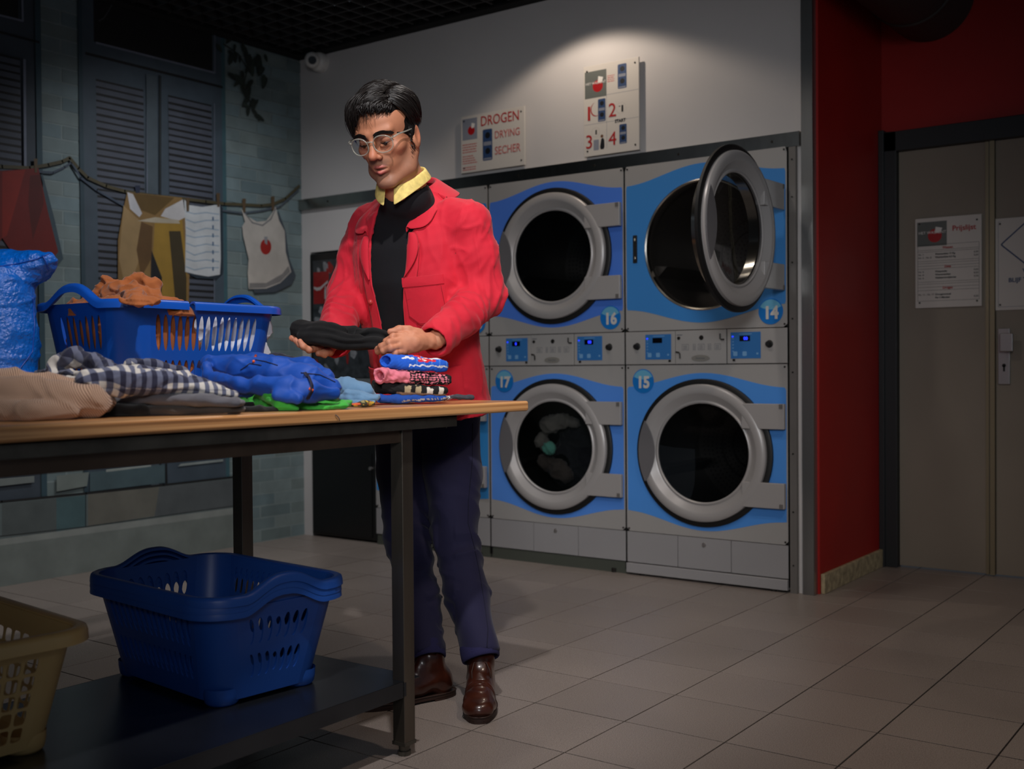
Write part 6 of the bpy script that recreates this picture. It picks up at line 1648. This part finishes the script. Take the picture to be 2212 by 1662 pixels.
# green shirt
m_grn = mat('bright_green_jersey', (62, 178, 58), .8, var=.08, vs=18, bump=.08, bs=500, sheen=.15)
cloth('green_shirt', 'bright green shirt crumpled flat under the blue fleece jacket', 'shirt', m_grn,
      [([(525, 856, 2.62), (590, 862, 2.56), (650, 870, 2.54), (735, 872, 2.60)], [.020, .022, .022, .016], 1.8, .01),
       ([(560, 848, 2.56), (584, 856, 2.50), (604, 874, 2.47), (640, 883, 2.47)], [.014, .017, .014, .008], 1.0, .006),
       ([(530, 866, 2.60), (580, 876, 2.53), (700, 882, 2.52), (742, 876, 2.56), (752, 870, 2.60)], [.012, .012, .009, .010, .012], 1.3, .006), ([(528, 850, 2.66), (548, 846, 2.62), (575, 842, 2.60)], [.010, .012, .012], 1.0, .005)],
      .0028, disp=lambda V, N: .0032 * (crease(V, (10, 22, 60), 81, .3) - .35) + .0026 * (crease(V, (26, 9, 40), 84, .3) - .35))
m_dgrn = fabric('black_green_trim', (20, 30, 24), 700)
cloth('dark_garment', 'flat black garment under the green shirt', 'garment', m_blkj, [([(500, 885, 2.42), (560, 886, 2.44), (612, 884, 2.48)], [.010, .012, .009], 1.3), ([(520, 876, 2.56), (620, 876, 2.56)], [.014, .012], 1.6)], .003, disp=wr(.0012, .0006, seed=85))
# dusty blue shirt
m_dus = mat('dusty_blue_jersey', (104, 142, 176), .85, var=.06, vs=25, bump=.1, bs=500, sheen=.2)
cloth('dusty_blue_shirt', 'dusty blue shirt folded between the blue fleece jacket and the socks', 'shirt', m_dus,
      [([(722, 836, 2.78), (750, 838, 2.78), (785, 846, 2.78), (806, 856, 2.79)], [.022, .026, .022, .012], 1.0, .012), ([(740, 860, 2.74), (780, 864, 2.73), (812, 862, 2.74)], [.010, .009, .008], 1.0, .003),
       ([(735, 870, 2.71), (780, 871, 2.71), (808, 868, 2.72)], [.008, .007, .005], 1.0, .003), ([(750, 848, 2.74), (790, 856, 2.74), (815, 858, 2.76)], [.010, .010, .009], 1.0, .004)],
      .0028, disp=lambda V, N: .0028 * (crease(V, (12, 16, 42), 91, .3) - .35) + .0008 * noise(V, 30, 3))
def camo_cols(V, N):
    n = noise(V, 38, 5); n2 = noise(V, 44, 9); c = np.tile(np.array(s2l((58, 56, 40))), (len(V), 1))
    c[n > .5] = s2l((24, 22, 20)); c[n2 > .7] = s2l((150, 140, 96)); c[(n2 < -.9)] = s2l((214, 96, 58)); c[(n < -1.0)] = s2l((206, 170, 60)); return c
cloth('patterned_sock', 'small camouflage patterned sock lying between the green shirt and the blue sock', 'sock', mat('sock_print', (255, 255, 255), .9, attr='Col'),
      [([(762, 875, 2.66), (785, 873, 2.68), (804, 872, 2.72)], [.006, .010, .009], 1.3)], .0022, cols=camo_cols, disp=wr(.0010, .0005, seed=97))
cloth('navy_garment', 'dark navy garment crumpled behind the blue fleece jacket, right of the basket', 'garment', m_nvy, [([(585, 784, 3.05), (605, 779, 3.05), (640, 800, 3.0), (700, 815, 2.95)], [.012, .016, .016, .012]), ([(600, 800, 3.0), (690, 830, 2.95)], [.05, .045])], .0045, disp=wr(.002, .001, seed=98))
# socks
def sock(label, ops, cuts, cols, seed, zf, amp=.0010, fr=90):
    return cloth('sock', label, 'sock', mat('sock_print', (255, 255, 255), .9, attr='Col'), ops, .0021, k=.006, cols=cols, cuts=cuts, zf=zf, relaxn=1,
                 disp=lambda V, N: amp * .45 * noise(V, fr * .8, seed) + .0018 * noise(V, 20, seed + 1), group=None)
def pxs(V):
    d = V - CC; dep = d @ CF; return 1106 + FPX * (d @ CR) / dep, 831 - FPX * (d @ CU) / dep
def su(V, a, b):   # coordinate along the sock
    a, b = A(*a), A(*b); d = b - a; return ((V - a) @ d) / (d @ d)
def c_top(V, N):
    u = su(V, (822, 782, 2.88), (972, 788, 2.93)); zz_ = V[:, 2] - np.interp(u, [0, 1], [A(822, 782, 2.88)[2], A(972, 788, 2.93)[2]]); c = np.tile(np.array(s2l((26, 92, 206))), (len(V), 1)); q = noise(V, 60, 3) * .0010
    wl_ = np.abs(zz_ + .0065 + q) < .0022; c[wl_ & (u > .38)] = s2l((226, 226, 232))
    c[(np.abs(zz_ - .0125 + q) < .0020) & (u > .28) & (u < .46)] = s2l((226, 226, 232)); c[(np.abs(np.mod(u * 9, 1) - .5) < .06) & (u > .42) & (zz_ > -.004)] = s2l((90, 140, 220))
    r = ((u - .64) / .13) ** 2 + ((zz_ - .0135) / .009) ** 2; c[(r < 1 + .5 * noise(V, 70, 8))] = s2l((214, 30, 44)); c[(r < .55) & (noise(V, 90, 4) > .5)] = s2l((232, 226, 230)); c[(np.abs(zz_ - .0165) < .0016) & (u > .75) & (u < .92)] = s2l((226, 226, 232)); return c
def c_pink(V, N):
    u = su(V, (812, 812, 2.86), (976, 820, 2.93)); c = np.tile(np.array(s2l((232, 128, 144))), (len(V), 1)); n = np.sin(u * 110 + 2 * noise(V, 40, 2)) + np.sin(V[:, 2] * 900 + noise(V, 50, 4))
    k_ = (u > .42) & (n > -.25); c[k_] = s2l((20, 16, 18)); c[(u > .95)] = s2l((16, 14, 16)); return c
def c_cream(V, N):
    u = su(V, (806, 838, 2.87), (966, 846, 2.92)); c = np.tile(np.array(s2l((16, 15, 16))), (len(V), 1)); zz_ = V[:, 2] - np.interp(u, [0, 1], [A(806, 838, 2.87)[2], A(966, 846, 2.92)[2]])
    for a, b, w_ in ((.40, .49, 0), (.55, .63, 0), (.71, .79, 1), (.87, .94, 1)): c[(u > a) & (u < b) & (zz_ < .009 + .002 * noise(V, 60, 2))] = s2l((222, 214, 200) if w_ else (176, 158, 124))
    c[(zz_ < -.0075) & (u > .3)] = s2l((150, 120, 92)); return c
def c_blue2(V, N):
    u = su(V, (812, 862, 2.86), (962, 862, 2.92)); c = np.tile(np.array(s2l((22, 72, 160))), (len(V), 1)); c[(np.abs(V[:, 2] - TZ - .010 - .008 * (u - .4)) < .0024) & (u > .35) & (noise(V, 120, 3) > -.5)] = s2l((168, 160, 152)); return c
def c_grey(V, N):
    u = su(V, (950, 858, 2.93), (1026, 858, 2.93)); c = np.tile(np.array(s2l((62, 62, 70))), (len(V), 1)); n = noise(V, 70, 3); c[(u < .20)] = s2l((150, 66, 36)); c[(u > .16) & (u < .38) & (n > .2)] = s2l((196, 204, 220)); c[(u < .3) & (n < -.9)] = s2l((210, 210, 214)); return c
z1 = TZ
sock('blue sock at the bottom of the sock stack, white stitched line along it', [([(822, 862, 2.86), (880, 862, 2.88), (958, 860, 2.92)], [.013, .0125, .009], 1.15), ([(822, 862, 2.90), (950, 860, 2.96)], [.013, .010], 1.15)], [([(800, 862, 2.84), (834, 862, 2.87)], [.0095, .008], 1.1)], c_blue2, 101, TZ + .0006)
sock('dark grey sock with an orange and white toe sticking out right of the stack', [([(948, 859, 2.93), (990, 858, 2.94), (1018, 859, 2.95)], [.009, .0100, .0085], 1.2)], [], c_grey, 103, TZ + .0006)
sock('black sock with cream blocks, third down in the sock stack', [([(815, 838, 2.87), (870, 842, 2.88), (958, 845, 2.92)], [.0145, .0150, .0125], 1.0), ([(820, 838, 2.92), (950, 845, 2.96)], [.0145, .012], 1.0), ([(808, 828, 2.90), (830, 842, 2.88)], [.010, .012])], [([(792, 832, 2.82), (834, 838, 2.89)], [.0115, .008], 1.0)], c_cream, 105, TZ + .004)
sock('pink cuffed sock with black and pink knit, second down in the stack', [([(824, 811, 2.85), (846, 814, 2.865), (872, 817, 2.88), (966, 821, 2.93)], [.0210, .0170, .0150, .0135], 1.0), ([(832, 810, 2.91), (955, 820, 2.97)], [.0185, .013], 1.0)], [([(796, 809, 2.80), (852, 814, 2.89)], [.0160, .0110], 1.0)], c_pink, 107, TZ + .02, .0022, 70)
sock('bright blue sock with a red and white motif on top of the sock stack', [([(836, 781, 2.87), (860, 783, 2.88), (890, 787, 2.89), (958, 790, 2.93)], [.0200, .0180, .0170, .0155], 1.0), ([(842, 780, 2.93), (950, 786, 2.97)], [.0180, .014], 1.0)], [([(808, 778, 2.82), (860, 782, 2.90)], [.0155, .0110], 1.0)], c_top, 109, TZ + .03, .0009, 110)
# clothes in the basket
BTM = np.array(WM[BT.name])
def in_basket(V):
    L = (V - BTM[:3, 3]) @ BTM[:3, :3]; t = np.clip(L[:, 2] / .252, 0, 1); a = .5 * (.465 + .07 * t) - .010; b = .5 * (.305 + .07 * t) - .010; m_ = L[:, 2] < .222
    L[m_, 0] = np.clip(L[m_, 0], -a[m_], a[m_]); L[m_, 1] = np.clip(L[m_, 1], -b[m_], b[m_]); L[:, 2] = np.maximum(L[:, 2], .006); return L @ BTM[:3, :3].T + BTM[:3, 3]
m_brn = mat('rust_brown_cotton', (166, 92, 42), .85, var=.08, vs=30, bump=.1, bs=450, sheen=.2)
cloth('brown_garment', 'rust brown garment heaped in the blue basket and hanging over its rim', 'garment', m_brn,
      [([(200, 645, 2.93), (232, 608, 2.93)], [.020, .018]), ([(232, 610, 2.93), (262, 630, 2.90), (300, 604, 2.92)], [.016, .024, .016]), ([(300, 602, 2.92), (330, 618, 2.93), (342, 642, 2.92)], [.016, .020, .016]),
       ([(235, 640, 2.90), (290, 636, 2.86), (330, 640, 2.86)], [.026, .032, .024]), ([(275, 640, 2.74), (292, 646, 2.655), (330, 648, 2.665)], [.018, .015, .014]), ([(292, 634, 2.80), (300, 642, 2.68)], [.020, .016]), ([(262, 650, 2.65), (300, 657, 2.645), (338, 650, 2.66)], [.008, .012, .008]), ([(345, 650, 2.95), (395, 655, 3.0)], [.014, .010]),
       ([(150, 660, 2.98), (190, 655, 2.95)], [.016, .018]), ([(190, 690, 2.86), (260, 690, 2.82), (380, 690, 2.86)], [.055, .060, .055]), ([(170, 740, 2.84), (260, 745, 2.82), (400, 745, 2.88)], [.050, .055, .05]), ([(180, 790, 2.86), (380, 790, 2.88)], [.045, .045])],
      .0040, k=.012, floor=False, post=in_basket, disp=lambda V, N: .0100 * (crease(V, (8, 11, 12), 121, .34) - .38) + .0060 * (crease(V, (15, 9, 18), 124, .30) - .36) + .0006 * noise(V, 16, 3))
m_wht = mat('white_cotton', (214, 218, 230), .85, var=.03, vs=20, bump=.05, bs=400)
cloth('white_garment', 'white garment inside the right end of the blue basket', 'garment', m_wht, [([(450, 705, 3.02), (520, 705, 3.08), (560, 708, 3.12)], [.05, .05, .04]), ([(450, 760, 3.02), (550, 770, 3.10)], [.055, .05])], .0045, floor=False, post=in_basket,
      disp=lambda V, N: .006 * (crease(V, (12, 12, 22), 131, .3) - .4) + .004 * (crease(V, (8, 22, 12), 134, .3) - .3))
# blue carrier bag
m_bag = mat('blue_woven_plastic', (0, 96, 196), .25, var=.12, vs=60, bump=.55, bs=120, spec=.7)
bag = cloth('carrier_bag', 'big shiny blue woven plastic bag standing at the left end of the table', 'bag', m_bag,
      [([(-40, 640, 2.72), (-40, 720, 2.72), (-40, 850, 2.70)], [.110, .118, .118], None, .03), ([(-10, 640, 2.66), (-14, 740, 2.66), (-14, 850, 2.64)], [.09, .096, .098], None, .03),
       ([(-60, 600, 2.72), (20, 585, 2.70), (70, 574, 2.68), (104, 562, 2.67)], [.062, .046, .034, .020], None, .03), ([(104, 560, 2.67), (114, 580, 2.68)], [.014, .010], None, .02), ([(60, 590, 2.70), (95, 590, 2.69)], [.022, .016], None, .02)],
      .0050, disp=lambda V, N: .0050 * (crease(V, (5, 5, 16), 141, .35) - .4) + .0022 * (crease(V, (12, 8, 8), 144, .3) - .35) + .0008 * noise(V, 30, 5))
Bb = bvh(bag)
for pl in ([(0, 576), (40, 570), (80, 560), (108, 548)], [(70, 640), (74, 700), (70, 760), (40, 800)], [(92, 552), (100, 566), (104, 584)]):
    q = drape(Bb, seglist(pl, 8), .0008)
    if len(q) > 3: MB().tube(q, .0016, 5).build('seam', mat('bag_seam_blue', (10, 66, 160), .4), bag, smooth=True)
# washing inside dryer 17 and a garment in 16
def blob_cloth(name, label, mt, c, pts, seed, par=None):
    P = [np.array(c) + np.array(p[:3]) for p in pts]; f = Field(np.min(P, 0) - .12, np.max(P, 0) + .12, .007)
    for p, q in zip(P, pts): f.cap(p, p + (.001, 0, 0), q[3], None, .03)
    V, Q = f.mesh(); V = relax(V, Q, 2); N = vnormals(V, Q); V = V + N * (.011 * (crease(V, (11, 11, 14), seed, .35) - .4) + .006 * (crease(V, (20, 14, 9), seed + 3, .3) - .3))[:, None]
    o = vmesh(name, V, Q, mt); return tag(o, label, 'laundry')
m_lg = fabric('grey_laundry', (150, 142, 130), 400); m_ld = fabric('dark_laundry', (34, 34, 38), 400)
c17 = (-3.036, 4.53, .589)
blob_cloth('wet_laundry', 'grey washing visible behind the glass of dryer 17', m_lg, c17, [(-.10, .10, .10, .05), (-.04, .12, .12, .045), (.03, .13, .11, .03), (-.15, .10, .02, .04), (-.13, .12, -.02, .03)], 151)
blob_cloth('wet_laundry', 'black washing filling the drum of dryer 17', m_ld, c17, [(-.05, .24, -.10, .13), (.08, .24, -.10, .12), (0, .26, .02, .12)], 155)
blob_cloth('wet_laundry', 'brown-grey washing low in the drum of dryer 17', fabric('taupe_laundry', (96, 84, 74), 400), c17, [(-.12, .10, -.09, .045), (-.05, .10, -.12, .05), (.0, .10, -.15, .04)], 158)
blob_cloth('mint_cloth', 'mint green cloth pressed against the glass of dryer 17', fabric('mint_cloth', (130, 214, 186), 400), c17, [(-.085, .05, -.012, .024), (-.06, .05, .002, .022), (-.045, .05, -.02, .018), (-.07, .05, -.028, .014)], 161)
